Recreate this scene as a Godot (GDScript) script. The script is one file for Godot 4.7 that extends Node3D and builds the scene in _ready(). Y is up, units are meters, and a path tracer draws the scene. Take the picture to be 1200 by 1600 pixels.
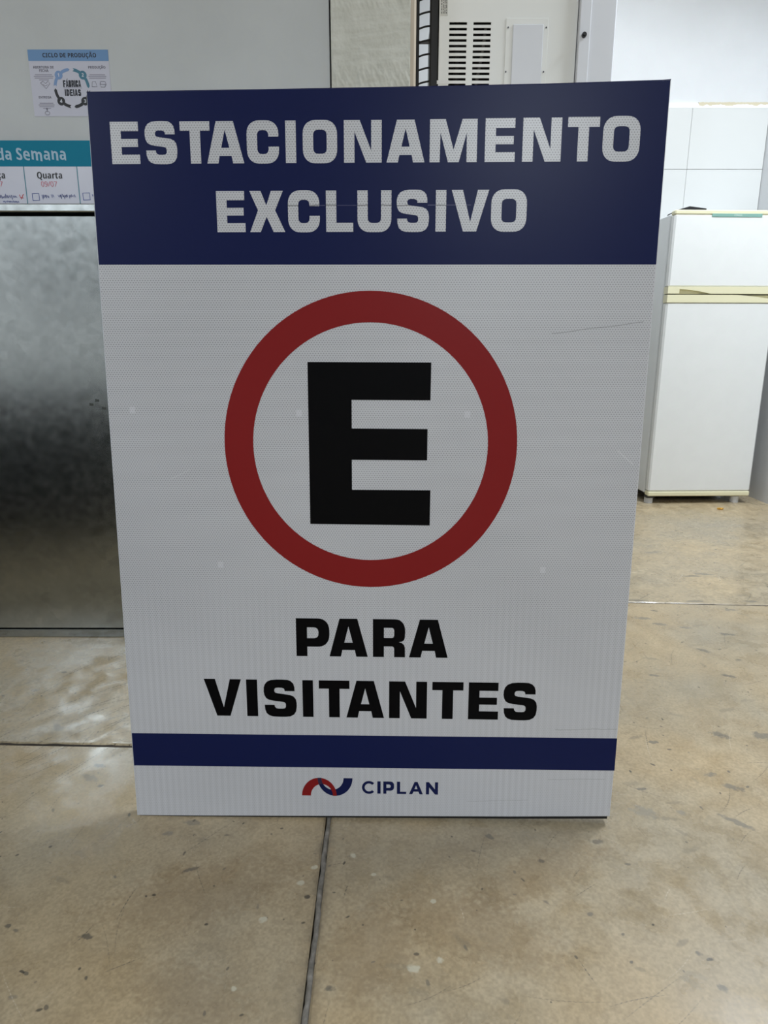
extends Node3D

# ---------------------------------------------------------------- helpers: materials
func mat(c: Color, rough := 0.6, metal := 0.0, spec := 0.5) -> StandardMaterial3D:
	var m := StandardMaterial3D.new()
	m.albedo_color = c
	m.roughness = rough
	m.metallic = metal
	m.metallic_specular = spec
	return m

func noise_of(freq: float, kind := FastNoiseLite.TYPE_SIMPLEX_SMOOTH, oct := 4, sd := 1) -> FastNoiseLite:
	var n := FastNoiseLite.new()
	n.noise_type = kind
	n.frequency = freq
	n.fractal_octaves = oct
	n.seed = sd
	return n

func noise_tex(n: FastNoiseLite, size: int, c0: Color, c1: Color) -> NoiseTexture2D:
	var t := NoiseTexture2D.new()
	t.width = size
	t.height = size
	t.seamless = true
	t.noise = n
	var g := Gradient.new()
	g.set_color(0, c0)
	g.set_color(1, c1)
	t.color_ramp = g
	return t

func tri(m: StandardMaterial3D, scale: float) -> StandardMaterial3D:
	m.uv1_triplanar = true
	m.uv1_world_triplanar = true
	m.uv1_scale = Vector3.ONE * scale
	return m

# a painted surface with faint roller mottling and fine relief
func painted(c: Color, rough: float, vary: float, scale: float, relief: float, sd: int) -> StandardMaterial3D:
	var m := mat(Color.WHITE, rough)
	m.albedo_texture = noise_tex(noise_of(0.012, FastNoiseLite.TYPE_SIMPLEX_SMOOTH, 5, sd), 512, c.darkened(vary), c.lightened(vary * 0.6))
	if relief > 0.0:
		m.heightmap_enabled = true
		m.heightmap_scale = relief
		m.heightmap_texture = noise_tex(noise_of(0.05, FastNoiseLite.TYPE_SIMPLEX_SMOOTH, 4, sd + 7), 512, Color.BLACK, Color.WHITE)
	return tri(m, scale)

# ---------------------------------------------------------------- helpers: meshes
func begin() -> SurfaceTool:
	var st := SurfaceTool.new()
	st.begin(Mesh.PRIMITIVE_TRIANGLES)
	st.set_smooth_group(-1)
	return st

# corners counter-clockwise seen from outside
func tri3(st: SurfaceTool, a: Vector3, b: Vector3, c: Vector3) -> void:
	for p in [a, c, b]:
		st.add_vertex(p)

func quad(st: SurfaceTool, a: Vector3, b: Vector3, c: Vector3, d: Vector3) -> void:
	tri3(st, a, b, c)
	tri3(st, a, c, d)

# a box with chamfered edges
func cbox(st: SurfaceTool, c: Vector3, size: Vector3, bev := 0.0) -> void:
	var h := size / 2.0
	bev = minf(bev, minf(h.x, minf(h.y, h.z)) * 0.9)
	var P := func(sx: float, sy: float, sz: float, ax: int) -> Vector3:
		var p := Vector3(sx * (h.x - bev), sy * (h.y - bev), sz * (h.z - bev))
		if ax == 0: p.x = sx * h.x
		if ax == 1: p.y = sy * h.y
		if ax == 2: p.z = sz * h.z
		return c + p
	for s in [-1.0, 1.0]:
		var q0 := [P.call(s, -s, -1.0, 0), P.call(s, s, -1.0, 0), P.call(s, s, 1.0, 0), P.call(s, -s, 1.0, 0)]
		quad(st, q0[0], q0[1], q0[2], q0[3])
		var q1 := [P.call(-1.0, s, s, 1), P.call(1.0, s, s, 1), P.call(1.0, s, -s, 1), P.call(-1.0, s, -s, 1)]
		quad(st, q1[0], q1[1], q1[2], q1[3])
		var q2 := [P.call(-s, -1.0, s, 2), P.call(s, -1.0, s, 2), P.call(s, 1.0, s, 2), P.call(-s, 1.0, s, 2)]
		quad(st, q2[0], q2[1], q2[2], q2[3])
	if bev <= 0.0:
		return
	for a in [-1.0, 1.0]:
		for b in [-1.0, 1.0]:
			edge(st, c, P.call(a, b, -1.0, 0), P.call(a, b, 1.0, 0), P.call(a, b, 1.0, 1), P.call(a, b, -1.0, 1))
			edge(st, c, P.call(a, -1.0, b, 0), P.call(a, 1.0, b, 0), P.call(a, 1.0, b, 2), P.call(a, -1.0, b, 2))
			edge(st, c, P.call(-1.0, a, b, 1), P.call(1.0, a, b, 1), P.call(1.0, a, b, 2), P.call(-1.0, a, b, 2))
			for d in [-1.0, 1.0]:
				edge(st, c, P.call(a, b, d, 0), P.call(a, b, d, 1), P.call(a, b, d, 2), P.call(a, b, d, 2))

# a quad turned so that it faces away from c
func edge(st: SurfaceTool, c: Vector3, p0: Vector3, p1: Vector3, p2: Vector3, p3: Vector3) -> void:
	var n := (p1 - p0).cross(p2 - p0)
	if n.dot((p0 + p1 + p2) / 3.0 - c) < 0.0:
		tri3(st, p0, p2, p1)
		if p3 != p2: tri3(st, p0, p3, p2)
	else:
		tri3(st, p0, p1, p2)
		if p3 != p2: tri3(st, p0, p2, p3)

# flat polygons (xy) extruded from z0 up to z1; uv = xy * scale + offset when given
func prism(st: SurfaceTool, polys: Array, z0: float, z1: float, uv := false, back := false) -> void:
	for poly0 in polys:
		var poly: PackedVector2Array = poly0
		if Geometry2D.is_polygon_clockwise(poly):
			poly.reverse()
		var idx := Geometry2D.triangulate_polygon(poly)
		for k in range(0, idx.size(), 3):
			var t := [poly[idx[k]], poly[idx[k + 1]], poly[idx[k + 2]]]
			if (t[1] - t[0]).cross(t[2] - t[0]) < 0.0:
				t = [t[0], t[2], t[1]]
			for p in [t[0], t[2], t[1]]:
				if uv: st.set_uv(sheet_uv(p))
				st.add_vertex(Vector3(p.x, p.y, z1))
			if back:
				for p in [t[0], t[1], t[2]]:
					if uv: st.set_uv(sheet_uv(p))
					st.add_vertex(Vector3(p.x, p.y, z0))
		for k in poly.size():
			var a := poly[k]
			var b := poly[(k + 1) % poly.size()]
			if uv: st.set_uv(sheet_uv(a))
			quad(st, Vector3(a.x, a.y, z0), Vector3(b.x, b.y, z0), Vector3(b.x, b.y, z1), Vector3(a.x, a.y, z1))

func tube(st: SurfaceTool, pts: PackedVector3Array, r: float, sides := 8) -> void:
	st.set_smooth_group(0)
	var rings := []
	var up := Vector3(0.31, 0.27, 0.91).normalized()
	for i in pts.size():
		var d := (pts[mini(i + 1, pts.size() - 1)] - pts[maxi(i - 1, 0)]).normalized()
		var x := up.cross(d).normalized()
		var y := d.cross(x)
		var ring := []
		for k in sides:
			var a := TAU * k / sides
			ring.append(pts[i] + (x * cos(a) + y * sin(a)) * r)
		rings.append(ring)
	for i in pts.size() - 1:
		for k in sides:
			var k1 := (k + 1) % sides
			quad(st, rings[i][k], rings[i][k1], rings[i + 1][k1], rings[i + 1][k])
	st.set_smooth_group(-1)
	for k in range(1, sides - 1):
		tri3(st, rings[0][0], rings[0][k + 1], rings[0][k])
		var e: Array = rings[pts.size() - 1]
		tri3(st, e[0], e[k], e[k + 1])

func cyl(st: SurfaceTool, a: Vector3, b: Vector3, r: float, sides := 16) -> void:
	tube(st, PackedVector3Array([a, b]), r, sides)

# a plate in xy with rectangular holes, front at z, walls of the holes depth deep
func holed(st: SurfaceTool, rect: Rect2, holes: Array, z: float, depth: float) -> void:
	var xs := [rect.position.x, rect.end.x]
	var ys := [rect.position.y, rect.end.y]
	for h: Rect2 in holes:
		for v in [h.position.x, h.end.x]:
			if not xs.has(v): xs.append(v)
		for v in [h.position.y, h.end.y]:
			if not ys.has(v): ys.append(v)
	xs.sort()
	ys.sort()
	for i in xs.size() - 1:
		for j in ys.size() - 1:
			var mid := Vector2((xs[i] + xs[i + 1]) / 2.0, (ys[j] + ys[j + 1]) / 2.0)
			var open := false
			for h: Rect2 in holes:
				if h.has_point(mid): open = true
			if not open:
				quad(st, Vector3(xs[i], ys[j], z), Vector3(xs[i + 1], ys[j], z), Vector3(xs[i + 1], ys[j + 1], z), Vector3(xs[i], ys[j + 1], z))
	for h: Rect2 in holes:
		var a := h.position
		var b := h.end
		quad(st, Vector3(a.x, a.y, z), Vector3(a.x, a.y, z - depth), Vector3(b.x, a.y, z - depth), Vector3(b.x, a.y, z))
		quad(st, Vector3(a.x, b.y, z), Vector3(b.x, b.y, z), Vector3(b.x, b.y, z - depth), Vector3(a.x, b.y, z - depth))
		quad(st, Vector3(a.x, a.y, z), Vector3(a.x, b.y, z), Vector3(a.x, b.y, z - depth), Vector3(a.x, a.y, z - depth))
		quad(st, Vector3(b.x, a.y, z), Vector3(b.x, a.y, z - depth), Vector3(b.x, b.y, z - depth), Vector3(b.x, b.y, z))

# ---------------------------------------------------------------- helpers: nodes
func numbered(called: String, parent: Node) -> String:
	if not parent.has_node(called):
		return called
	var k := 1
	while parent.has_node("%s_%03d" % [called, k]):
		k += 1
	return "%s_%03d" % [called, k]

func put(called: String, st: SurfaceTool, m: Material, parent: Node = self) -> MeshInstance3D:
	st.generate_normals()
	var o := MeshInstance3D.new()
	o.mesh = st.commit()
	o.material_override = m
	o.name = numbered(called, parent)
	parent.add_child(o, true)
	return o

func put_mesh(called: String, mesh: Mesh, m: Material, parent: Node) -> MeshInstance3D:
	var o := MeshInstance3D.new()
	o.mesh = mesh
	o.material_override = m
	o.name = numbered(called, parent)
	parent.add_child(o, true)
	return o

func tag(o: Node, label: String, category: String, group := "") -> Node:
	o.set_meta("label", label)
	o.set_meta("category", category)
	if group: o.set_meta("group", group)
	return o

func thing(called: String, label: String, category: String, at := Vector3.ZERO, group := "") -> Node3D:
	var o := Node3D.new()
	o.name = numbered(called, self)
	add_child(o, true)
	o.position = at
	tag(o, label, category, group)
	return o

func structure(o: Node, label: String, category: String) -> Node:
	o.set_meta("kind", "structure")
	return tag(o, label, category)

func wall(called: String, lo: Vector3, hi: Vector3, m: Material, label: String, category := "wall") -> Node:
	var st := begin()
	cbox(st, (lo + hi) / 2.0, hi - lo)
	return structure(put(called, st, m), label, category)

func rect_poly(x0: float, y0: float, x1: float, y1: float) -> PackedVector2Array:
	return PackedVector2Array([Vector2(x0, y0), Vector2(x1, y0), Vector2(x1, y1), Vector2(x0, y1)])

func text(called: String, words: String, height: float, bold: bool, m: Material, parent: Node, at: Vector3, slant := 0.0, squeeze := 1.0) -> MeshInstance3D:
	var f := SystemFont.new()
	f.font_names = PackedStringArray(["Droid Sans"])
	f.font_weight = 700 if bold else 400
	var v := FontVariation.new()
	v.base_font = f
	if slant != 0.0:
		v.variation_transform = Transform2D(Vector2(1, 0), Vector2(slant, 1), Vector2.ZERO)
	var t := TextMesh.new()
	t.text = words
	t.font = v
	t.font_size = 64
	t.pixel_size = height / 46.0        # capitals come out about this high
	t.depth = 0.0004
	t.curve_step = 1.0
	t.vertical_alignment = VERTICAL_ALIGNMENT_CENTER
	var o := put_mesh(called, t, m, parent)
	o.position = at
	o.scale.x = squeeze
	return o

# ---------------------------------------------------------------- lettering of the sign
func arc(out: PackedVector2Array, c: Vector2, rx: float, ry: float, a0: float, a1: float, n := 7) -> void:
	for k in n + 1:
		var a := deg_to_rad(lerpf(a0, a1, float(k) / n))
		# slightly squared curve, as in the sign's wide grotesque
		var e := 0.88
		out.append(c + Vector2(signf(cos(a)) * pow(absf(cos(a)), e) * rx, signf(sin(a)) * pow(absf(sin(a)), e) * ry))

func mirrored(p: PackedVector2Array, w: float) -> PackedVector2Array:
	var o := PackedVector2Array()
	for v in p:
		o.append(Vector2(w - v.x, v.y))
	return o

func norm(p: Array, w: float, h: float) -> PackedVector2Array:
	var o := PackedVector2Array()
	for k in range(0, p.size(), 2):
		o.append(Vector2(p[k] * w, p[k + 1] * h))
	return o

# polygons of one capital in a box w x h with stem s
func glyph(ch: String, w: float, h: float, s: float) -> Array:
	var b := h * 0.222
	var R := minf(w * 0.40, h * 0.33)
	var r := R * 0.36
	match ch:
		"I":
			return [rect_poly(0, 0, w, h)]
		"L":
			return [PackedVector2Array([Vector2(0, 0), Vector2(w, 0), Vector2(w, b), Vector2(s, b), Vector2(s, h), Vector2(0, h)])]
		"T":
			return [PackedVector2Array([Vector2(0, h), Vector2(0, h - b), Vector2((w - s) / 2, h - b), Vector2((w - s) / 2, 0), Vector2((w + s) / 2, 0), Vector2((w + s) / 2, h - b), Vector2(w, h - b), Vector2(w, h)])]
		"E":
			return [PackedVector2Array([Vector2(0, 0), Vector2(w, 0), Vector2(w, b), Vector2(s, b), Vector2(s, h * 0.406), Vector2(w * 0.95, h * 0.406), Vector2(w * 0.95, h * 0.594), Vector2(s, h * 0.594), Vector2(s, h - b), Vector2(w * 0.985, h - b), Vector2(w * 0.985, h), Vector2(0, h)])]
		"F":
			return [PackedVector2Array([Vector2(0, 0), Vector2(s, 0), Vector2(s, h * 0.38), Vector2(w * 0.93, h * 0.38), Vector2(w * 0.93, h * 0.58), Vector2(s, h * 0.58), Vector2(s, h - b), Vector2(w, h - b), Vector2(w, h), Vector2(0, h)])]
		"B":
			return [rect_poly(0, 0, s, h), norm([0.4, 1, 0.75, 1, 0.93, 0.9, 0.95, 0.68, 0.82, 0.52, 0.97, 0.42, 1, 0.2, 0.95, 0.07, 0.75, 0, 0.4, 0, 0.4, 0.16, 0.58, 0.18, 0.58, 0.42, 0.4, 0.44, 0.4, 0.58, 0.56, 0.6, 0.56, 0.82, 0.4, 0.84], w, h)]
		"D":
			return [rect_poly(0, 0, s, h), norm([0.4, 1, 0.65, 1, 0.9, 0.85, 1, 0.6, 1, 0.4, 0.9, 0.15, 0.65, 0, 0.4, 0, 0.4, 0.2, 0.55, 0.26, 0.6, 0.4, 0.6, 0.6, 0.55, 0.74, 0.4, 0.8], w, h)]
		"A":
			var l := norm([0, 0, 0.30, 0, 0.338, 0.178, 0.5, 0.178, 0.5, 0.37, 0.39, 0.37, 0.5, 0.80, 0.5, 1, 0.27, 1], w, h)
			return [l, mirrored(l, w)]
		"N":
			var d := s / w
			return [norm([0, 0, d, 0, d, 0.733, 0.59, 0, 1, 0, 1, 1, 1 - d, 1, 1 - d, 0.285, 0.42, 1, 0, 1], w, h)]
		"M":
			return [norm([0, 0, 0.215, 0, 0.225, 0.69, 0.39, 0, 0.62, 0, 0.78, 0.69, 0.785, 0, 1, 0, 1, 1, 0.685, 1, 0.505, 0.29, 0.33, 1, 0, 1], w, h)]
		"V":
			return [norm([0.32, 0, 0.68, 0, 1, 1, 0.70, 1, 0.51, 0.23, 0.30, 1, 0, 1], w, h)]
		"X":
			return [norm([0, 0, 0.30, 0, 0.48, 0.375, 0.67, 0, 1, 0, 0.725, 0.53, 0.955, 1, 0.62, 1, 0.48, 0.65, 0.325, 1, 0.01, 1, 0.24, 0.53], w, h)]
		"O":
			var p := PackedVector2Array([Vector2(w / 2, h)])
			arc(p, Vector2(R, h - R), R, R, 90, 180)
			arc(p, Vector2(R, R), R, R, 180, 270)
			p.append_array([Vector2(w / 2, 0), Vector2(w / 2, b)])
			arc(p, Vector2(s + r, b + r), r, r, 270, 180, 4)
			arc(p, Vector2(s + r, h - b - r), r, r, 180, 90, 4)
			p.append(Vector2(w / 2, h - b))
			return [p, mirrored(p, w)]
		"C":
			var p := PackedVector2Array([Vector2(w * 0.985, h * 0.625)])
			arc(p, Vector2(w - R, h - R), R * 0.98, R, 0, 90)
			arc(p, Vector2(R, h - R), R, R, 90, 180)
			arc(p, Vector2(R, R), R, R, 180, 270)
			arc(p, Vector2(w - R, R), R, R, 270, 360)
			p.append_array([Vector2(w, h * 0.395), Vector2(w - s, h * 0.395)])
			arc(p, Vector2(w - s - r, b + r), r, r, 0, -90, 4)
			arc(p, Vector2(s + r, b + r), r, r, 270, 180, 4)
			arc(p, Vector2(s + r, h - b - r), r, r, 180, 90, 4)
			arc(p, Vector2(w - s - r, h - b - r), r, r, 90, 0, 4)
			p.append(Vector2(w - s, h * 0.625))
			return [p]
		"U":
			var p := PackedVector2Array([Vector2(0, h)])
			arc(p, Vector2(R, R), R, R, 180, 270)
			arc(p, Vector2(w - R, R), R, R, 270, 360)
			p.append_array([Vector2(w, h), Vector2(w - s, h)])
			arc(p, Vector2(w - s - r, b + r), r, r, 0, -90, 4)
			arc(p, Vector2(s + r, b + r), r, r, 270, 180, 4)
			p.append(Vector2(s, h))
			return [p]
		"P":
			var p := PackedVector2Array([Vector2(s, h), Vector2(w - R * 0.9, h)])
			arc(p, Vector2(w - R * 0.9, h - R), R * 0.9, R, 90, 0)
			arc(p, Vector2(w - R * 0.9, h * 0.255 + R), R * 0.9, R, 0, -90)
			p.append_array([Vector2(s, h * 0.255), Vector2(s, h * 0.478)])
			arc(p, Vector2(w - s - r, h * 0.478 + r), r, r, -90, 0, 4)
			arc(p, Vector2(w - s - r, h * 0.765 - r), r, r, 0, 90, 4)
			p.append(Vector2(s, h * 0.765))
			return [rect_poly(0, 0, s, h), p]
		"R":
			var p := PackedVector2Array([Vector2(s, h), Vector2(w - R * 0.9, h)])
			arc(p, Vector2(w - R * 0.8, h - R), R * 0.8, R, 90, 0)
			p.append_array(norm([0.99, 0.52, 0.96, 0.45, 0.90, 0.415, 0.80, 0.40, 0.90, 0.375, 0.965, 0.325, 0.995, 0.25, 1, 0, 0.66, 0, 0.66, 0.22, 0.645, 0.265, 0.60, 0.284], w, h))
			p.append_array([Vector2(s, h * 0.284), Vector2(s, h * 0.507)])
			p.append_array(norm([0.60, 0.507, 0.645, 0.53, 0.66, 0.58, 0.66, 0.70, 0.645, 0.75, 0.60, 0.774], w, h))
			p.append(Vector2(s, h * 0.774))
			return [rect_poly(0, 0, s, h), p]
		"S":
			return [norm([0.945, 0.695, 0.94, 0.80, 0.91, 0.89, 0.84, 0.955, 0.74, 0.993, 0.58, 1, 0.40, 1, 0.23, 0.985, 0.11, 0.94, 0.04, 0.87, 0.005, 0.78, 0.0, 0.67, 0.02, 0.58, 0.07, 0.50, 0.16, 0.455, 0.30, 0.43, 0.52, 0.41, 0.62, 0.395, 0.66, 0.365, 0.67, 0.32, 0.665, 0.265, 0.63, 0.23, 0.56, 0.22, 0.45, 0.22, 0.38, 0.23, 0.335, 0.265, 0.32, 0.32, 0.02, 0.32, 0.03, 0.20, 0.07, 0.10, 0.15, 0.04, 0.27, 0.008, 0.45, 0, 0.65, 0, 0.80, 0.015, 0.91, 0.065, 0.975, 0.15, 1, 0.27, 1, 0.38, 0.975, 0.48, 0.91, 0.55, 0.80, 0.59, 0.62, 0.61, 0.42, 0.633, 0.35, 0.65, 0.325, 0.69, 0.33, 0.74, 0.365, 0.775, 0.44, 0.785, 0.55, 0.782, 0.61, 0.765, 0.635, 0.735, 0.64, 0.695], w, h)]
	return []

const SHEET := Rect2(-0.525, 0.0, 1.05, 1.456)
func sheet_uv(p: Vector2) -> Vector2:
	return Vector2((p.x - SHEET.position.x) / SHEET.size.x, 1.0 - p.y / SHEET.size.y)

# the prismatic reflective film: rows of small cells, seal marks, scuffs and one long scratch
func film_texture() -> ImageTexture:
	var W := 1456
	var H := 2019
	var per := W / SHEET.size.x
	var cell := PackedFloat32Array()
	cell.resize(W * 2)
	var period := 0.00506 * per
	for par in 2:
		for x in W:
			var d := fposmod(x / period + par * 0.5, 1.0) - 0.5
			cell[par * W + x] = exp(-d * d * 22.0)
	var stripe := PackedFloat32Array()
	stripe.resize(W)
	var rng := RandomNumberGenerator.new()
	rng.seed = 5
	var amp := noise_of(0.006, FastNoiseLite.TYPE_SIMPLEX_SMOOTH, 2, 3)
	for x in W:
		stripe[x] = sin(x / (0.0134 * per) * TAU) * (0.55 + 0.45 * amp.get_noise_1d(x)) + 0.3 * sin(x / (0.0041 * per) * TAU)
	var blotch := noise_of(0.004, FastNoiseLite.TYPE_SIMPLEX_SMOOTH, 3, 12).get_image(W / 4, H / 4)
	var bl := blotch.get_data()
	var bw := W / 4
	var data := PackedByteArray()
	data.resize(W * H * 3)
	var rowh := 0.0040 * per
	var i := 0
	for y in H:
		var v := (1.0 - float(y) / H) * SHEET.size.y
		var rr := y / rowh
		var par := int(floor(rr)) % 2
		var dy: float = rr - floor(rr) - 0.5
		var ey := exp(-dy * dy * 22.0)
		var k := smoothstep(0.28, 0.52, v)
		var dots := lerpf(0.10, 0.40, k) * ey
		var band := 0.028 * (1.0 - smoothstep(0.30, 0.62, v))
		var base := par * W
		var by := mini(y / 4, H / 4 - 1) * bw
		for x in W:
			var f := 1.0 - dots * cell[base + x] + band * stripe[x] + (bl[by + mini(x >> 2, bw - 1)] - 128) * 0.00016
			data[i] = int(clampf(187.0 * f, 0, 255))
			data[i + 1] = int(clampf(188.0 * f, 0, 255))
			data[i + 2] = int(clampf(193.0 * f, 0, 255))
			i += 3
	var im := Image.create_from_data(W, H, false, Image.FORMAT_RGB8, data)
	var px := func(u: float, v: float) -> Vector2: return Vector2((u - SHEET.position.x) * per, (1.0 - v / SHEET.size.y) * H)
	# pale square seal marks
	for s in [Vector2(-0.467, 0.879), Vector2(0.179, 0.872), Vector2(-0.144, 0.874), Vector2(-0.309, 0.571), Vector2(0.337, 0.566)]:
		var c: Vector2 = px.call(s.x, s.y)
		for yy in range(-8, 9):
			for xx in range(-7, 8):
				var q := Vector2i(int(c.x) + xx, int(c.y) + yy)
				im.set_pixelv(q, im.get_pixelv(q).lerp(Color(0.83, 0.83, 0.86), 0.38))
	# scratches in the film: [u0, v0, u1, v1, shade, strength]
	for s in [[-0.156, 1.2475, 0.132, 1.2473, 0.25, 0.85], [0.332, 1.0226, 0.50, 1.0434, 0.35, 0.45], [0.469, 0.805, 0.501, 0.778, 0.95, 0.4], [0.37, 0.105, 0.49, 0.108, 0.4, 0.25], [0.20, 0.05, 0.33, 0.056, 0.4, 0.2], [0.38, 0.22, 0.508, 0.224, 0.3, 0.3], [-0.40, 0.745, -0.36, 0.765, 0.9, 0.3], [-0.45, 1.02, 0.1, 1.021, 0.9, 0.12]]:
		var a: Vector2 = px.call(s[0], s[1])
		var b: Vector2 = px.call(s[2], s[3])
		var n := int(a.distance_to(b))
		for k in n:
			var p := a.lerp(b, float(k) / n) + Vector2(0, sin(k * 0.05) * 0.8)
			for o in 2:
				var q := Vector2i(int(p.x), int(p.y) + o)
				im.set_pixelv(q, im.get_pixelv(q).lerp(Color(s[4], s[4], s[4]), s[5] * (0.6 + 0.4 * rng.randf())))
	return ImageTexture.create_from_image(im)

# ---------------------------------------------------------------- concrete of one slab
# stamps one worn mark into the picture of a slab; where = (x, z) on the floor, long and wide in metres
func mark(data: PackedByteArray, N: int, x0: float, z0: float, per: float, where: Vector2, long: float, wide: float, turn: float, c: Color, alpha: float, n: FastNoiseLite) -> void:
	var R := int(long * per * 0.62) + 2
	var cx := (where.x - x0) * per
	var cz := (where.y - z0) * per
	if cx < -R or cz < -R or cx > N + R or cz > N + R:
		return
	var ca := cos(turn)
	var sa := sin(turn)
	for y in range(maxi(0, int(cz) - R), mini(N, int(cz) + R)):
		for x in range(maxi(0, int(cx) - R), mini(N, int(cx) + R)):
			var dx := (x - cx) / per
			var dz := (y - cz) / per
			var u := (dx * ca + dz * sa) / (long * 0.5)
			var v := (-dx * sa + dz * ca) / (wide * 0.5)
			var d := u * u + v * v + 0.9 * n.get_noise_2d(x * 1.6, y * 1.6)
			if d < 1.0:
				var a := alpha * clampf((1.0 - d) * 1.5, 0.0, 1.0)
				var i := (y * N + x) * 3
				data[i] = int(lerpf(data[i], c.r8, a))
				data[i + 1] = int(lerpf(data[i + 1], c.g8, a))
				data[i + 2] = int(lerpf(data[i + 2], c.b8, a))

func scratch(data: PackedByteArray, N: int, x0: float, z0: float, per: float, a: Vector2, b: Vector2, c: Color, alpha: float, bend: float) -> void:
	var n := int(a.distance_to(b) * per) + 1
	var side := (b - a).orthogonal() * bend
	for k in n:
		var t := float(k) / n
		var p := (a.lerp(b, t) + side * sin(t * PI) - Vector2(x0, z0)) * per
		if p.x < 1 or p.y < 1 or p.x >= N - 1 or p.y >= N - 1:
			continue
		var s := alpha * sin(t * PI) * (0.55 + 0.45 * sin(k * 0.7 + a.x * 91.0))
		var i := (int(p.y) * N + int(p.x)) * 3
		for j in [i, i + 3]:
			data[j] = int(lerpf(data[j], c.r8, s))
			data[j + 1] = int(lerpf(data[j + 1], c.g8, s))
			data[j + 2] = int(lerpf(data[j + 2], c.b8, s))

const MARKS := [  # the larger marks seen on the floor: x, z, long, wide, turn, grey
	-0.379, -1.112, 0.040, 0.014, -0.5, 0.36, -0.519, -0.958, 0.030, 0.016, 0.1, 0.30, -0.685, -1.173, 0.012, 0.010, 0, 0.2,
	-0.431, -1.049, 0.010, 0.008, 0, 0.15, -0.316, -0.983, 0.008, 0.007, 0, 0.15, -0.666, -0.979, 0.014, 0.012, 0.4, 0.3,
	-0.646, -0.969, 0.016, 0.010, 0.3, 0.42, -0.697, -1.447, 0.040, 0.02, 0.2, 0.33, -0.661, -1.369, 0.020, 0.014, 0, 0.33,
	-0.70, -1.40, 0.055, 0.03, 0.6, 0.5, -0.877, -1.614, 0.050, 0.035, 0.8, 0.5, -1.007, -1.931, 0.022, 0.018, 0, 0.35, -1.04, -1.818, 0.03, 0.02, 0, 0.5,
	-0.414, -1.246, 0.046, 0.026, 0.3, 0.52, -0.454, -1.212, 0.03, 0.02, 0, 0.5, -0.585, -0.845, 0.02, 0.012, 0, 0.5,
	0.762, -1.249, 0.085, 0.024, 0.75, 0.45, 0.890, -1.584, 0.06, 0.04, 0.4, 0.42, 0.814, -1.367, 0.055, 0.03, 0.5, 0.45,
	0.785, -1.415, 0.04, 0.02, -0.3, 0.45, 0.997, -1.579, 0.06, 0.05, 0.2, 0.42, 0.574, -1.282, 0.075, 0.05, 0.5, 0.56,
	0.657, -1.278, 0.03, 0.02, 0.4, 0.55, 0.442, -1.189, 0.040, 0.022, 0.2, 0.40, 0.314, -1.135, 0.018, 0.014, 0, 0.36,
	0.222, -1.204, 0.022, 0.020, 0.4, 0.40, 0.055, -0.924, 0.012, 0.008, 0, 0.3, 0.534, -0.925, 0.016, 0.014, 0, 0.35,
	0.544, -0.861, 0.024, 0.018, 0.5, 0.38, 0.484, -1.127, 0.014, 0.012, 0, 0.42, 0.374, -1.006, 0.014, 0.012, 0, 0.45,
	-0.145, -1.045, 0.016, 0.014, 0, 0.2, -0.085, -0.86, 0.022, 0.016, 0, 0.35, 0.979, -2.366, 0.10, 0.03, 0.1, 0.50, 1.018, -2.312, 0.07, 0.03, 0.3, 0.45,
	1.222, -2.222, 0.08, 0.03, 0.2, 0.42, 1.10, -2.28, 0.06, 0.03, 0.1, 0.5, 1.442, -2.872, 0.10, 0.04, 0.1, 0.48, 1.2, -3.5, 0.10, 0.07, 0, 0.48, 1.33, -3.2, 0.12, 0.05, 0, 0.5,
	1.373, -2.845, 0.10, 0.03, 0, 0.42, 1.074, -1.911, 0.05, 0.026, 0.5, 0.40, 0.840, -1.915, 0.04, 0.02, 0.2, 0.45,
	1.02, -2.55, 0.09, 0.03, 0.1, 0.45, 1.25, -2.54, 0.10, 0.025, 0, 0.46, 1.47, -2.54, 0.09, 0.03, 0, 0.46, 1.05, -2.44, 0.04, 0.02, 0.6, 0.42, 1.35, -2.45, 0.07, 0.03, 0, 0.5,
	1.08, -2.09, 0.07, 0.03, 0.7, 0.42, 1.30, -2.05, 0.05, 0.03, 0.3, 0.45, 1.16, -2.02, 0.03, 0.02, 0, 0.42, 0.70, -1.55, 0.03, 0.02, 0, 0.42, 0.60, -1.36, 0.03, 0.015, 0, 0.38]
const PALE := [0.049, -0.898, 0.019, 0.094, -0.913, 0.012, 0.091, -1.035, 0.010, -0.064, -1.149, 0.014, -0.138, -1.118, 0.012, -0.16, -1.077, 0.014, -0.217, -0.993, 0.014, -0.24, -0.86, 0.010, -0.02, -1.10, 0.008]

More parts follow.
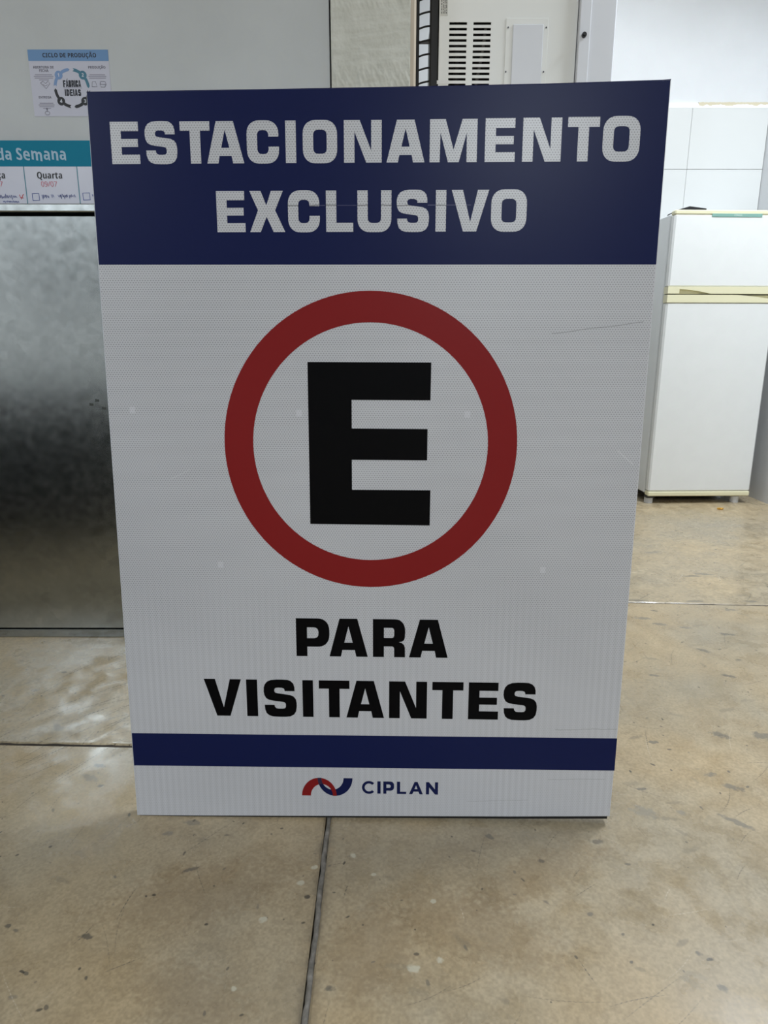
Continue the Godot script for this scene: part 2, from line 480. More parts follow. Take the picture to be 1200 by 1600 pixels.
func concrete(x0: float, z0: float, ext: float, N: int, sd: int, warm: float, grain: float) -> StandardMaterial3D:
	var per := N / ext
	var big := noise_of(1.6 / per, FastNoiseLite.TYPE_SIMPLEX_SMOOTH, 4, sd)
	big.offset = Vector3(x0 * per, z0 * per, 0)
	var mid := noise_of(9.0 / per, FastNoiseLite.TYPE_SIMPLEX_SMOOTH, 5, sd + 1)
	mid.domain_warp_enabled = true
	mid.domain_warp_amplitude = 0.05 * per
	mid.domain_warp_frequency = 4.0 / per
	var fine := noise_of(0.22, FastNoiseLite.TYPE_VALUE, 2, sd + 2)
	var h := N / 2
	big.frequency *= 2.0
	mid.frequency *= 2.0
	var nb := big.get_image(h, h).get_data()
	var nm := mid.get_image(h, h).get_data()
	var nf := fine.get_image(512, 512).get_data()
	var data := PackedByteArray()
	data.resize(N * N * 3)
	var rough := PackedByteArray()
	rough.resize(h * h)
	var i := 0
	for y in N:
		var row := (y >> 1) * h
		var fr := (y & 511) * 512
		for x in N:
			var b := (nb[row + (x >> 1)] - 128) * 0.0078
			var m := (nm[row + (x >> 1)] - 128) * 0.0078
			var f := (nf[fr + (x & 511)] - 128) * 0.0078 * grain
			var l := 1.0 + 0.05 * b + 0.06 * m + 0.085 * f
			var w := warm * (0.5 + 0.7 * b - 0.3 * m)
			var jd := absf(x0 + x / per + 0.122) # grime along the long joint
			if jd < 0.05:
				l -= 0.30 * exp(-jd * jd / 0.00022) * (0.55 + 0.9 * m)
			data[i] = int(clampf(171.0 * l + 4.0 * w, 0, 255))
			data[i + 1] = int(clampf(157.0 * l - 1.5 * w, 0, 255))
			data[i + 2] = int(clampf(132.0 * l - 8.5 * w, 0, 255))
			i += 3
	for k in h * h:
		rough[k] = clampi(90 + int((nm[k] - 128) * 0.42 + (nb[k] - 128) * 0.2), 0, 255)
	var n := noise_of(0.035, FastNoiseLite.TYPE_SIMPLEX_SMOOTH, 3, sd + 3)
	for k in range(0, MARKS.size(), 6):
		var g: float = MARKS[k + 5]
		mark(data, N, x0, z0, per, Vector2(MARKS[k], MARKS[k + 1]), MARKS[k + 2] * 0.9, MARKS[k + 3] * 0.8, MARKS[k + 4], Color(g, g * 0.95, g * 0.86), 0.62, n)
	# broad brown stains, partly the sign's shadow painted into the slabs before it
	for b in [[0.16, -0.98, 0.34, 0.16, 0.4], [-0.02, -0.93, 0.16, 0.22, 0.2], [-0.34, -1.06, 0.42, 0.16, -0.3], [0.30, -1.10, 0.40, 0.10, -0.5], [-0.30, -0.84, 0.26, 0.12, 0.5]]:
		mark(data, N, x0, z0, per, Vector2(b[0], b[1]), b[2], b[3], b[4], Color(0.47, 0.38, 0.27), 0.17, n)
	for k in range(0, PALE.size(), 3):
		mark(data, N, x0, z0, per, Vector2(PALE[k], PALE[k + 1]), PALE[k + 2] * 1.2, PALE[k + 2] * 1.1, 0.0, Color(0.80, 0.78, 0.70), 0.8, n)
	var rng := RandomNumberGenerator.new()
	rng.seed = sd
	for k in int(ext * ext * 150.0):
		var at := Vector2(x0 + rng.randf() * ext, z0 + rng.randf() * ext)
		var g := rng.randf_range(0.22, 0.5)
		var s := rng.randf_range(0.002, 0.007)
		mark(data, N, x0, z0, per, at, s * rng.randf_range(1.0, 2.5), s, rng.randf() * PI, Color(g, g * 0.93, g * 0.82), 0.7, n)
	for k in int(ext * ext * 30.0):
		var at := Vector2(x0 + rng.randf() * ext, z0 + rng.randf() * ext)
		var g := rng.randf_range(0.42, 0.56)
		var s := rng.randf_range(0.006, 0.02)
		mark(data, N, x0, z0, per, at, s * rng.randf_range(1.5, 4.0), s, rng.randfn(0.2, 0.5), Color(g, g * 0.93, g * 0.80), 0.30, n)
	for k in int(ext * ext * 75.0):
		var at := Vector2(x0 + rng.randf() * ext, z0 + rng.randf() * ext)
		var d := Vector2.from_angle(rng.randfn(-0.9, 0.7)) * rng.randf_range(0.03, 0.16)
		var g := 0.28 if rng.randf() < 0.7 else 0.85
		scratch(data, N, x0, z0, per, at, at + d, Color(g, g * 0.95, g * 0.86), rng.randf_range(0.25, 0.7), rng.randf_range(-0.06, 0.06))
	# the bundle of drag scratches beside the metal cabinet
	for k in 44:
		var at := Vector2(rng.randf_range(-1.05, -0.68), rng.randf_range(-2.05, -1.35))
		var d := Vector2.from_angle(rng.randfn(-0.85, 0.22)) * rng.randf_range(0.08, 0.25)
		scratch(data, N, x0, z0, per, at, at + d, Color(0.20, 0.19, 0.16), rng.randf_range(0.5, 1.0), rng.randf_range(-0.05, 0.05))
	var mt := mat(Color.WHITE, 1.0, 0.0, 0.5)
	mt.albedo_texture = ImageTexture.create_from_image(Image.create_from_data(N, N, false, Image.FORMAT_RGB8, data))
	mt.roughness_texture = ImageTexture.create_from_image(Image.create_from_data(h, h, false, Image.FORMAT_L8, rough))
	mt.roughness_texture_channel = BaseMaterial3D.TEXTURE_CHANNEL_RED
	mt.heightmap_enabled = true
	mt.heightmap_scale = 0.02
	mt.heightmap_texture = mt.roughness_texture
	return mt

func slab(parent: Node3D, c: Array, m: StandardMaterial3D, x0: float, z0: float, ext: float) -> void:
	# c: four corners (x, z) in order far-left, far-right, near-right, near-left; edges rounded over
	var st := begin()
	var top := []
	var rim := []
	var mid := Vector2.ZERO
	for p: Vector2 in c:
		mid += p / 4.0
	for p: Vector2 in c:
		rim.append(p)
		top.append(p + (mid - p).sign() * 0.004)
	var v := func(p: Vector2, y: float) -> void:
		st.set_uv((p - Vector2(x0, z0)) / ext)
		st.add_vertex(Vector3(p.x, y, p.y))
	for t in [[0, 1, 2], [0, 2, 3]]:
		for k in t:
			v.call(top[k], 0.0)
	for k in 4:
		var j := (k + 1) % 4
		for q in [[top[j], 0.0], [top[k], 0.0], [rim[k], -0.003], [top[j], 0.0], [rim[k], -0.003], [rim[j], -0.003], [rim[j], -0.003], [rim[k], -0.003], [rim[k], -0.12], [rim[j], -0.003], [rim[k], -0.12], [rim[j], -0.12]]:
			v.call(q[0], q[1])
	put("slab", st, m, parent)

func joint(parent: Node3D, a: Vector2, b: Vector2, width: float, m: Material, sd: int, lift: float) -> void:
	var st := begin()
	st.set_smooth_group(0)
	var n := noise_of(0.12, FastNoiseLite.TYPE_SIMPLEX_SMOOTH, 3, sd)
	var d := (b - a).normalized()
	var s := d.orthogonal()
	var cnt := int(a.distance_to(b) / 0.012)
	var prof := [[-1.25, -0.004], [-0.8, 0.0], [-0.3, 0.0012], [0.2, 0.0014], [0.7, 0.0003], [1.25, -0.004]]
	var rows := []
	for k in cnt + 1:
		var p := a.lerp(b, float(k) / cnt)
		var wob := n.get_noise_1d(k * 1.6) * width * 0.35
		var wd := width * 0.5 * (1.0 + 0.3 * n.get_noise_1d(k * 3.0 + 500.0))
		var row := []
		for e in prof:
			var q: Vector2 = p + s * (wob + e[0] * wd)
			row.append(Vector3(q.x, e[1] + lift + 0.0005 * n.get_noise_1d(k * 7.0 + e[0] * 90.0), q.y))
		rows.append(row)
	for k in cnt:
		for e in prof.size() - 1:
			edge(st, Vector3(a.x, -50, a.y), rows[k][e], rows[k][e + 1], rows[k + 1][e + 1], rows[k + 1][e])
	put("joint_sealant", st, m, parent)

# ---------------------------------------------------------------- ceiling lamp
func lamp(label: String, at: Vector3, long: float, wide: float, turn: float, energy: float) -> void:
	var t := thing("ceiling_light", label, "lamp", at, "")
	t.rotation.y = turn
	var st := begin()
	cbox(st, Vector3(0, 0.05, 0), Vector3(wide + 0.06, 0.07, long + 0.06), 0.01)
	put("housing", st, mat(Color(0.85, 0.85, 0.85), 0.5), t)
	st = begin()
	cbox(st, Vector3(0, 0.007, 0), Vector3(wide, 0.014, long), 0.003)
	var glow := mat(Color(0.9, 0.9, 0.9), 0.5)
	glow.emission_enabled = true
	glow.emission = Color(0.93, 0.968, 1.0)
	glow.emission_energy_multiplier = 1.2
	put("diffuser", st, glow, t)
	var l := AreaLight3D.new()
	l.name = "lamp_light"
	l.area_size = Vector2(wide, long)
	l.light_color = Color(0.93, 0.968, 1.0)
	l.light_energy = energy
	l.area_range = 14.0
	l.area_attenuation = 2.0
	l.shadow_enabled = true
	t.add_child(l)
	l.position = Vector3(0, -0.012, 0)
	l.rotation = Vector3(-PI / 2, 0, 0)

func _ready() -> void:
	# ------------------------------------------------------------ camera, surroundings, lamps
	var cam := Camera3D.new()
	cam.name = "camera"
	cam.position = Vector3(0, 1.0, 0)
	cam.rotation = Vector3(-0.2435, 0, 0.0011)
	cam.fov = rad_to_deg(2.0 * atan(800.0 / 1050.0))
	cam.near = 0.05
	add_child(cam)
	cam.current = true
	var env := Environment.new()
	env.background_mode = Environment.BG_COLOR
	env.background_color = Color(0.02, 0.02, 0.02)
	env.tonemap_mode = Environment.TONE_MAPPER_LINEAR
	env.tonemap_exposure = 1.23
	env.sdfgi_enabled = true
	env.ssao_enabled = true
	env.ssil_enabled = true
	var we := WorldEnvironment.new()
	we.name = "surroundings"
	we.environment = env
	add_child(we)
	lamp("long white ceiling lamp above the white kitchen corner on the right", Vector3(2.25, 3.45, -2.6), 1.5, 0.28, 0.0, 8.4)
	lamp("long white ceiling lamp behind the camera on the left", Vector3(-3.4, 3.45, 2.9), 1.5, 0.28, 0.0, 13.0)
	lamp("long white ceiling lamp behind the camera on the right", Vector3(1.0, 3.45, 3.9), 1.5, 0.28, 0.0, 17.0)
	lamp("added short ceiling lamp between the freezer and the tiled back wall, brightening the fridge side", Vector3(1.0, 3.45, -3.9), 0.9, 0.28, PI / 2, 1.6)  # added lamp, lifts the fridge side and the tiled corner

	# ------------------------------------------------------------ the room
	var white_paint := painted(Color(0.85, 0.852, 0.855), 0.65, 0.02, 0.6, 0.05, 21)
	var grey_paint := painted(Color(0.80, 0.812, 0.815), 0.55, 0.03, 0.5, 0.04, 31)
	var far_paint := painted(Color(0.80, 0.80, 0.80), 0.7, 0.03, 0.4, 0.0, 41)
	build_floor()
	wall("ceiling", Vector3(-5.2, 3.6, -5.05), Vector3(5.2, 3.75, 5.2), painted(Color(0.86, 0.86, 0.86), 0.8, 0.02, 0.4, 0.0, 51), "pale flat ceiling above the whole room", "ceiling")
	wall("wall_side_left", Vector3(-5.2, -0.12, -5.05), Vector3(-5.0, 3.6, 5.2), far_paint, "plain grey wall at the far left of the room")
	wall("wall_side_right", Vector3(5.0, -0.12, -5.05), Vector3(5.2, 3.6, 5.2), far_paint, "plain grey wall at the far right of the room")
	wall("wall_rear", Vector3(-5.0, -0.12, 5.0), Vector3(5.0, 1.5, 5.2), far_paint, "pale lower half of the wall behind the camera")
	wall("wall_rear_upper", Vector3(-5.0, 1.8, 5.0), Vector3(5.0, 3.6, 5.2), painted(Color(0.53, 0.53, 0.53), 0.7, 0.02, 0.4, 0.0, 43), "grey upper half of the wall behind the camera")
	wall("added_beam_1", Vector3(-5.0, 1.5, 4.94), Vector3(5.0, 1.8, 5.2), mat(Color(0.30, 0.30, 0.31), 0.6), "dark beam added on the wall behind the camera for a dark band reflected in the metal cabinet", "beam")  # invented beam out of view, darkens a band of the cabinet's reflection
	wall("wall_left", Vector3(-5.0, 0, -2.75), Vector3(-0.184, 3.6, -2.55), grey_paint, "smooth grey painted wall behind the metal cabinet")
	wall("wall_right", Vector3(2.492, 0, -4.85), Vector3(2.64, 3.6, -3.95), white_paint, "white side wall standing right of the fridge")
	build_back_wall(white_paint)
	build_column()

	# ------------------------------------------------------------ the things, largest first
	build_sign()
	build_cabinet()
	build_fridge()
	build_freezer()
	build_planner()
	build_poster()
	build_scrap()
	build_added_bench()

func build_floor() -> void:
	var f := Node3D.new()
	f.name = "floor"
	add_child(f)
	structure(f, "worn tan concrete floor in large slabs with dark joints", "floor")
	var g := 0.0048
	var m1 := concrete(-1.35, -1.62, 1.3, 1400, 11, 1.0, 1.0)
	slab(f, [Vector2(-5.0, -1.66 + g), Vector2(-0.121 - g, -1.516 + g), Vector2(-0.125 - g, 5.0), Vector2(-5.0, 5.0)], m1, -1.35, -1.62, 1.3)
	var m2 := concrete(-0.2, -2.65, 2.05, 2048, 12, 1.3, 1.0)
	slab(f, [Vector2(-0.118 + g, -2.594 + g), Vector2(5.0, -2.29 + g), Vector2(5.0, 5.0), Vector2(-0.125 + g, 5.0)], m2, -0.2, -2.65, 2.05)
	var m3 := concrete(-1.7, -2.6, 1.2, 900, 13, 0.5, 1.2)
	slab(f, [Vector2(-5.0, -5.0), Vector2(-0.118 - g, -5.0), Vector2(-0.121 - g, -1.516 - g), Vector2(-5.0, -1.66 - g)], m3, -1.7, -2.6, 1.2)
	var m4 := concrete(0.7, -4.6, 2.2, 1024, 14, 0.8, 1.2)
	slab(f, [Vector2(-0.118 + g, -5.0), Vector2(5.0, -5.0), Vector2(5.0, -2.29 - g), Vector2(-0.118 + g, -2.594 - g)], m4, 0.7, -4.6, 2.2)
	var seal := mat(Color.WHITE, 0.6)
	seal.albedo_texture = noise_tex(noise_of(0.03, FastNoiseLite.TYPE_SIMPLEX_SMOOTH, 4, 4), 256, Color(0.36, 0.345, 0.32), Color(0.60, 0.58, 0.55))
	tri(seal, 6.0)
	var dark := mat(Color(0.23, 0.205, 0.18), 0.85)
	joint(f, Vector2(-0.118, -2.58), Vector2(-0.125, 5.0), 0.0095, seal, 3, -0.002)
	joint(f, Vector2(-5.0, -1.66), Vector2(-0.125, -1.516), 0.010, dark, 4, -0.0025)
	joint(f, Vector2(-0.118, -2.594), Vector2(5.0, -2.29), 0.010, dark, 5, -0.0025)
	# the ground under the slabs
	var st := begin()
	cbox(st, Vector3(0, -0.1, 0), Vector3(10.0, 0.05, 10.0))
	put("subfloor", st, mat(Color(0.12, 0.11, 0.10), 0.9), f)

func build_back_wall(paint: Material) -> void:
	var w := Node3D.new()
	w.name = "wall_back"
	add_child(w)
	structure(w, "back wall, white tiles below and white paint above a ragged plaster edge", "wall")
	var st := begin()
	cbox(st, Vector3(-1.25, 1.79, -4.955), Vector3(7.5, 3.62, 0.19))
	put("painted_wall", st, paint, w)
	st = begin()
	cbox(st, Vector3(3.82, 1.79, -4.955), Vector3(2.4, 3.62, 0.19))
	put("painted_wall", st, paint, w)
	var rng := RandomNumberGenerator.new()
	rng.seed = 3
	var bed := mat(Color(0.80, 0.76, 0.66), 0.9)
	st = begin()
	cbox(st, Vector3(1.245, 1.255, -4.856), Vector3(2.49, 2.51, 0.01))
	put("grout_bed", st, mat(Color(0.93, 0.93, 0.925), 0.9), w)
	# beige mortar left standing above the last row, and the lumpy white plaster over it
	var glaze := [mat(Color(0.835, 0.837, 0.828), 0.16), mat(Color(0.828, 0.833, 0.824), 0.18), mat(Color(0.84, 0.84, 0.832), 0.14)]
	for col in 5:
		for row in 7:
			var y1 := 2.489 - row * 0.3645
			var y0 := maxf(y1 - 0.3625, 0.003)
			st = begin()
			cbox(st, Vector3(2.49 - col * 0.4985 - 0.249, (y0 + y1) / 2, -4.846 + rng.randf() * 0.0006), Vector3(0.4968, y1 - y0, 0.012), 0.0012)
			put("tile", st, glaze[rng.randi() % 3], w)
	st = begin()
	var n := noise_of(0.5, FastNoiseLite.TYPE_SIMPLEX_SMOOTH, 2, 8)
	var low := PackedVector2Array()
	var up := PackedVector2Array()
	for k in 61:
		var x := lerpf(2.03, 2.49, k / 60.0)
		low.append(Vector2(x, 2.495))
		up.insert(0, Vector2(x, 2.524 + 0.003 * n.get_noise_1d(k)))
	low.append_array(up)
	prism(st, [low], -4.86, -4.849)
	put("mortar_strip", st, bed, w)
	st = begin()
	low = PackedVector2Array()
	up = PackedVector2Array()
	for k in 141:
		var x := lerpf(1.3, 2.49, k / 140.0)
		var top := 2.518 + 0.004 * n.get_noise_1d(k * 0.6)
		if x > 2.03:
			top = 2.503 + 0.012 * n.get_noise_1d(x * 34.0) + 0.003 * n.get_noise_1d(k * 2.0)
		low.append(Vector2(x, 2.487))
		up.insert(0, Vector2(x, maxf(top, 2.488)))
	low.append_array(up)
	prism(st, [low], -4.86, -4.838)
	put("plaster_edge", st, mat(Color(0.93, 0.935, 0.94), 0.7), w)

func build_column() -> void:
	var c := Node3D.new()
	c.name = "column"
	add_child(c)
	structure(c, "roughly plastered beige grey column at the end of the grey wall", "column")
	# plaster: a grid with trowel ridges as real relief over the part that can be seen
	var m := mat(Color.WHITE, 0.85)
	m.albedo_texture = noise_tex(noise_of(0.014, FastNoiseLite.TYPE_SIMPLEX_SMOOTH, 5, 77), 512, Color(0.80, 0.80, 0.76), Color(0.88, 0.88, 0.845))
	tri(m, 1.4)
	m.heightmap_enabled = true
	m.heightmap_scale = 0.12
	m.heightmap_texture = noise_tex(noise_of(0.06, FastNoiseLite.TYPE_SIMPLEX_SMOOTH, 5, 78), 512, Color.BLACK, Color.WHITE)
	var a := noise_of(9.0, FastNoiseLite.TYPE_SIMPLEX_SMOOTH, 3, 5)
	var r := noise_of(26.0, FastNoiseLite.TYPE_SIMPLEX_SMOOTH, 3, 6)
	r.fractal_type = FastNoiseLite.FRACTAL_RIDGED
	var x0 := -0.178
	var x1 := 0.086
	var NX := 110
	var y0 := 1.4
	var y1 := 2.5
	var NY := 420
	var pts := PackedVector3Array()
	for j in NY + 1:
		for i in NX + 1:
			var x := lerpf(x0, x1, float(i) / NX)
			var y := lerpf(y0, y1, float(j) / NY)
			var sm := smoothstep(1.93, 1.87, y) + smoothstep(2.06, 2.10, y) * 0.7
			var turned := Vector2(x * 0.9 + y * 0.42, y * 0.9 - x * 0.42)
			var z := 0.0022 * a.get_noise_2d(x * 0.5, y) + (0.0003 + 0.0026 * sm) * r.get_noise_2d(turned.x * 1.2, turned.y * 0.35)
			z += 0.0012 * a.get_noise_2d(x * 0.6 + 40.0, (y - x * 0.12) * 5.0)
			if i == 0 or i == NX: z = minf(z, 0.0)
			pts.append(Vector3(x, y, -2.545 + z))
	var st := begin()
	st.set_smooth_group(0)
	for j in NY:
		for i in NX:
			var k := j * (NX + 1) + i
			quad(st, pts[k], pts[k + 1], pts[k + NX + 2], pts[k + NX + 1])
	put("plaster_face", st, m, c)
	st = begin()
	cbox(st, Vector3((x0 + x1) / 2, 1.8, -2.70), Vector3(x1 - x0, 3.6, 0.294))
	put("core", st, m, c)
	st = begin()
	var e := PackedVector2Array([Vector2(x1, -2.5475), Vector2(x1 + 0.012, -2.551), Vector2(x1 + 0.0195, -2.562), Vector2(x1 + 0.0195, -2.845), Vector2(x1, -2.845)])
	for k in 4:
		quad(st, Vector3(e[k].x, 3.6, e[k].y), Vector3(e[k].x, 0, e[k].y), Vector3(e[k + 1].x, 0, e[k + 1].y), Vector3(e[k + 1].x, 3.6, e[k + 1].y))
	put("corner_edge", st, mat(Color(0.75, 0.70, 0.63), 0.85), c)

func build_sign() -> void:
	var s := thing("parking_sign", "large white parking sign with blue bands and a red ring around a black E", "sign", Vector3(-0.021, 0, -1.2536))
	s.basis = Basis(Vector3.UP, -0.0253) * Basis(Vector3.RIGHT, -0.0494)
	var film := mat(Color.WHITE, 0.34, 0.0, 0.5)
	film.albedo_texture = film_texture()
	var blue := mat(Color(0.075, 0.105, 0.265), 0.34, 0.0, 0.22)
	var black := mat(Color(0.03, 0.03, 0.037), 0.33, 0.0, 0.16)
	var red := mat(Color(0.48, 0.105, 0.11), 0.32, 0.0, 0.25)
	var steel := mat(Color(0.80, 0.81, 0.84), 0.4, 0.0, 0.5)
	# folded tray: outline with the small raised ear at its top right corner
	var o := PackedVector2Array([Vector2(-0.5190, 0.0), Vector2(-0.4, 0.0012), Vector2(0.3, 0.0130), Vector2(0.5066, 0.0179), Vector2(0.5105, 0.25), Vector2(0.5163, 1.15), Vector2(0.5171, 1.4505), Vector2(0.5026, 1.4494), Vector2(0.5005, 1.4480), Vector2(0.30, 1.4450), Vector2(0.0745, 1.4423), Vector2(-0.2074, 1.4398), Vector2(-0.5109, 1.438), Vector2(-0.5134, 1.15), Vector2(-0.5186, 0.20)])
	var c := Vector2(0, 0.72)
	var inset := PackedVector2Array()
	for p in o:
		inset.append(p - Vector2(signf(p.x) * 0.0022 if absf(p.x) > 0.5 else 0.0, 0.0022 * signf(p.y - c.y) if absf(p.y - c.y) > 0.69 else 0.0))
	var st := begin()
	for k in o.size():
		var j := (k + 1) % o.size()
		quad(st, Vector3(o[k].x, o[k].y, -0.0022), Vector3(o[j].x, o[j].y, -0.0022), Vector3(inset[j].x, inset[j].y, 0), Vector3(inset[k].x, inset[k].y, 0))
		quad(st, Vector3(o[k].x, o[k].y, -0.022), Vector3(o[j].x, o[j].y, -0.022), Vector3(o[j].x, o[j].y, -0.0022), Vector3(o[k].x, o[k].y, -0.0022))
	prism(st, [inset], -0.022, 0.0, false, true)
	put("folded_panel", st, steel, s)
	st = begin()
	prism(st, [inset], 0.0, 0.0003, true)
	put("reflective_film", st, film, s)
	# blue header, wrapped over the top edge
	st = begin()
	var hd := PackedVector2Array([Vector2(-0.5108, 1.1458), Vector2(0.5148, 1.1443), Vector2(0.5152, 1.4478), Vector2(0.5020, 1.4468), Vector2(0.30, 1.4426), Vector2(0.0745, 1.4400), Vector2(-0.2074, 1.4376), Vector2(-0.5092, 1.4358)])
	prism(st, [hd], 0.0003, 0.0007)
	var crest := [hd[2], hd[3], hd[4], hd[5], hd[6], hd[7]]
	var rim := [Vector2(0.5175, 1.4509), Vector2(0.5026, 1.4498), Vector2(0.30, 1.4454), Vector2(0.0745, 1.4427), Vector2(-0.2074, 1.4402), Vector2(-0.5113, 1.4384)]
	for k in 5:
		quad(st, Vector3(crest[k].x, crest[k].y, 0.0007), Vector3(rim[k].x, rim[k].y, -0.002), Vector3(rim[k + 1].x, rim[k + 1].y, -0.002), Vector3(crest[k + 1].x, crest[k + 1].y, 0.0007))
		quad(st, Vector3(rim[k].x, rim[k].y, -0.002), Vector3(rim[k].x, rim[k].y, -0.022), Vector3(rim[k + 1].x, rim[k + 1].y, -0.022), Vector3(rim[k + 1].x, rim[k + 1].y, -0.002))
	put("header_band", st, blue, s)
	st = begin()
	prism(st, [PackedVector2Array([Vector2(-0.5166, 0.1216), Vector2(0.5085, 0.1280), Vector2(0.5090, 0.2021), Vector2(-0.5163, 0.1971)])], 0.0003, 0.0007)
	put("footer_band", st, blue, s)
	# red ring
	st = begin()
	var half := PackedVector2Array()
	for k in 49:
		var a := deg_to_rad(-90.0 + 180.0 * k / 48.0)
		half.append(Vector2(-0.0071 + cos(a) * 0.2832, 0.8130 + sin(a) * 0.2861))
	for k in 49:
		var a := deg_to_rad(90.0 - 180.0 * k / 48.0)
		half.append(Vector2(-0.0071 + cos(a) * 0.2272, 0.8128 + sin(a) * 0.2297))
	prism(st, [half, mirrored(half, -0.0142)], 0.0003, 0.0007)
	put("ring", st, red, s)
	# the big E
	st = begin()
	prism(st, [PackedVector2Array([Vector2(-0.126, 0.6561), Vector2(0.1105, 0.6549), Vector2(0.1108, 0.7251), Vector2(-0.0427, 0.7252), Vector2(-0.0427, 0.7843), Vector2(0.1035, 0.7839), Vector2(0.1035, 0.8443), Vector2(-0.0424, 0.8448), Vector2(-0.0423, 0.8993), Vector2(0.1082, 0.8989), Vector2(0.1088, 0.9692), Vector2(-0.1256, 0.9699)])], 0.0003, 0.0007)
	put("letter", st, black, s).set_meta("label", "large black letter E inside the red ring")
	# the lines of lettering: [character, left, right] and base, height, stem, material, lift
	var line1 := [["E", -0.472, -0.4208], ["S", -0.4102, -0.3528], ["T", -0.3464, -0.2929], ["A", -0.2993, -0.2325], ["C", -0.2268, -0.1692], ["I", -0.1573, -0.1386], ["O", -0.1264, -0.065], ["N", -0.0528, 0.0145], ["A", 0.0232, 0.0908], ["M", 0.1, 0.1838], ["E", 0.1979, 0.2510], ["N", 0.2642, 0.3322], ["T", 0.3427, 0.3983], ["O", 0.4048, 0.4697]]
	var line2 := [["E", -0.2862, -0.2343], ["X", -0.2260, -0.1615], ["C", -0.1557, -0.0979], ["L", -0.0864, -0.0372], ["U", -0.0293, 0.0322], ["S", 0.0418, 0.1003], ["I", 0.1124, 0.1311], ["V", 0.1408, 0.2078], ["O", 0.2124, 0.2761]]
	var line3 := [["P", -0.1597, -0.0912], ["A", -0.0915, -0.0126], ["R", -0.0019, 0.0641], ["A", 0.0723, 0.1517]]
	var line4 := [["V", -0.3557, -0.2777], ["I", -0.2670, -0.2440], ["S", -0.2308, -0.1620], ["I", -0.1492, -0.1270], ["T", -0.1149, -0.0509], ["A", -0.0577, 0.0212], ["N", 0.0317, 0.1105], ["T", 0.1213, 0.1858], ["E", 0.1968, 0.2590], ["S", 0.2690, 0.3389]]
	write(s, line1, 1.3184, 0.0697, 0.0187, 0.0000075, film, true, 0.0007)
	write(s, line2, 1.2018, 0.0703, 0.0187, 0.0, film, true, 0.0007)
	write(s, line3, 0.3768, 0.0821, 0.0225, 0.0, black, false, 0.0003)
	write(s, line4, 0.2407, 0.0827, 0.0225, 0.0, black, false, 0.0003)
	# the long scratch where it crosses the blue between the letters
	var groove := mat(Color(0.36, 0.36, 0.48), 0.5)
	for sc in [PackedVector2Array([Vector2(0.098, 1.2466), Vector2(0.176, 1.2467), Vector2(0.176, 1.2473), Vector2(0.098, 1.2475)]), PackedVector2Array([Vector2(-0.10, 1.2468), Vector2(-0.088, 1.2468), Vector2(-0.088, 1.2474), Vector2(-0.10, 1.2474)]), PackedVector2Array([Vector2(-0.066, 1.2468), Vector2(-0.031, 1.2468), Vector2(-0.031, 1.2473), Vector2(-0.066, 1.2473)])]:
		st = begin()
		prism(st, [sc], 0.0007, 0.00085)
		put("scratch", st, groove, s)
	# dark strip standing in for the shade in the gap under the lower fold
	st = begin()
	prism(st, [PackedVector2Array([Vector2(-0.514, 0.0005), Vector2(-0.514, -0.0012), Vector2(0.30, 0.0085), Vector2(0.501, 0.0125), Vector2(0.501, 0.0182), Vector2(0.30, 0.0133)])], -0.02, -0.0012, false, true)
	put("shade_strip", st, mat(Color(0.06, 0.055, 0.05), 0.8), s)
	# emblem: two interlocking arches, and the company name beside it
	var em := Node3D.new()
	em.name = "emblem"
	s.add_child(em)
	var over := func(cx: float, cy: float, icx: float, flip: float) -> PackedVector2Array:
		var p := PackedVector2Array()
		for k in 33:
			var a := PI * k / 32.0
			p.append(Vector2(cx + cos(a) * 0.0375, cy + flip * sin(a) * 0.0422))
		for k in 33:
			var a := PI - PI * k / 32.0
			p.append(Vector2(icx + cos(a) * 0.0238, cy + flip * sin(a) * 0.0277))
		return p
	var red_arch: PackedVector2Array = over.call(-0.1177, 0.0570, -0.1122, 1.0)
	var blue_arch: PackedVector2Array = over.call(-0.0835, 0.0995, -0.0890, -1.0)
	st = begin()
	prism(st, [blue_arch], 0.0003, 0.0006)
	put("arch", st, blue, em).set_meta("label", "dark blue arch of the emblem")
	st = begin()
	prism(st, [red_arch], 0.0003, 0.0008)
	put("arch", st, red, em).set_meta("label", "red arch of the emblem")
	var cross := Geometry2D.intersect_polygons(red_arch, blue_arch)
	st = begin()
	for p in cross:
		var mid := Vector2.ZERO
		for q: Vector2 in p: mid += q / p.size()
		if mid.y > 0.078:
			prism(st, [p], 0.0003, 0.0010)
	put("crossing", st, mat(Color(0.15, 0.09, 0.22), 0.32), em)
	var nm := [["I", 0.0073, 0.0143], ["P", 0.0201, 0.0431], ["L", 0.0493, 0.0693], ["A", 0.0754, 0.1049], ["N", 0.1115, 0.1373]]
	var ring := PackedVector2Array()
	for k in 25:
		var a := deg_to_rad(42.0 + 276.0 * k / 24.0)
		ring.append(Vector2(-0.0108 + cos(a) * 0.0150, 0.0785 + sin(a) * 0.0152))
	for k in 25:
		var a := deg_to_rad(318.0 - 276.0 * k / 24.0)
		ring.append(Vector2(-0.0108 + cos(a) * 0.0092, 0.0785 + sin(a) * 0.0095))
	st = begin()
	prism(st, [ring], 0.0003, 0.0007)
	put("letter", st, blue, s)
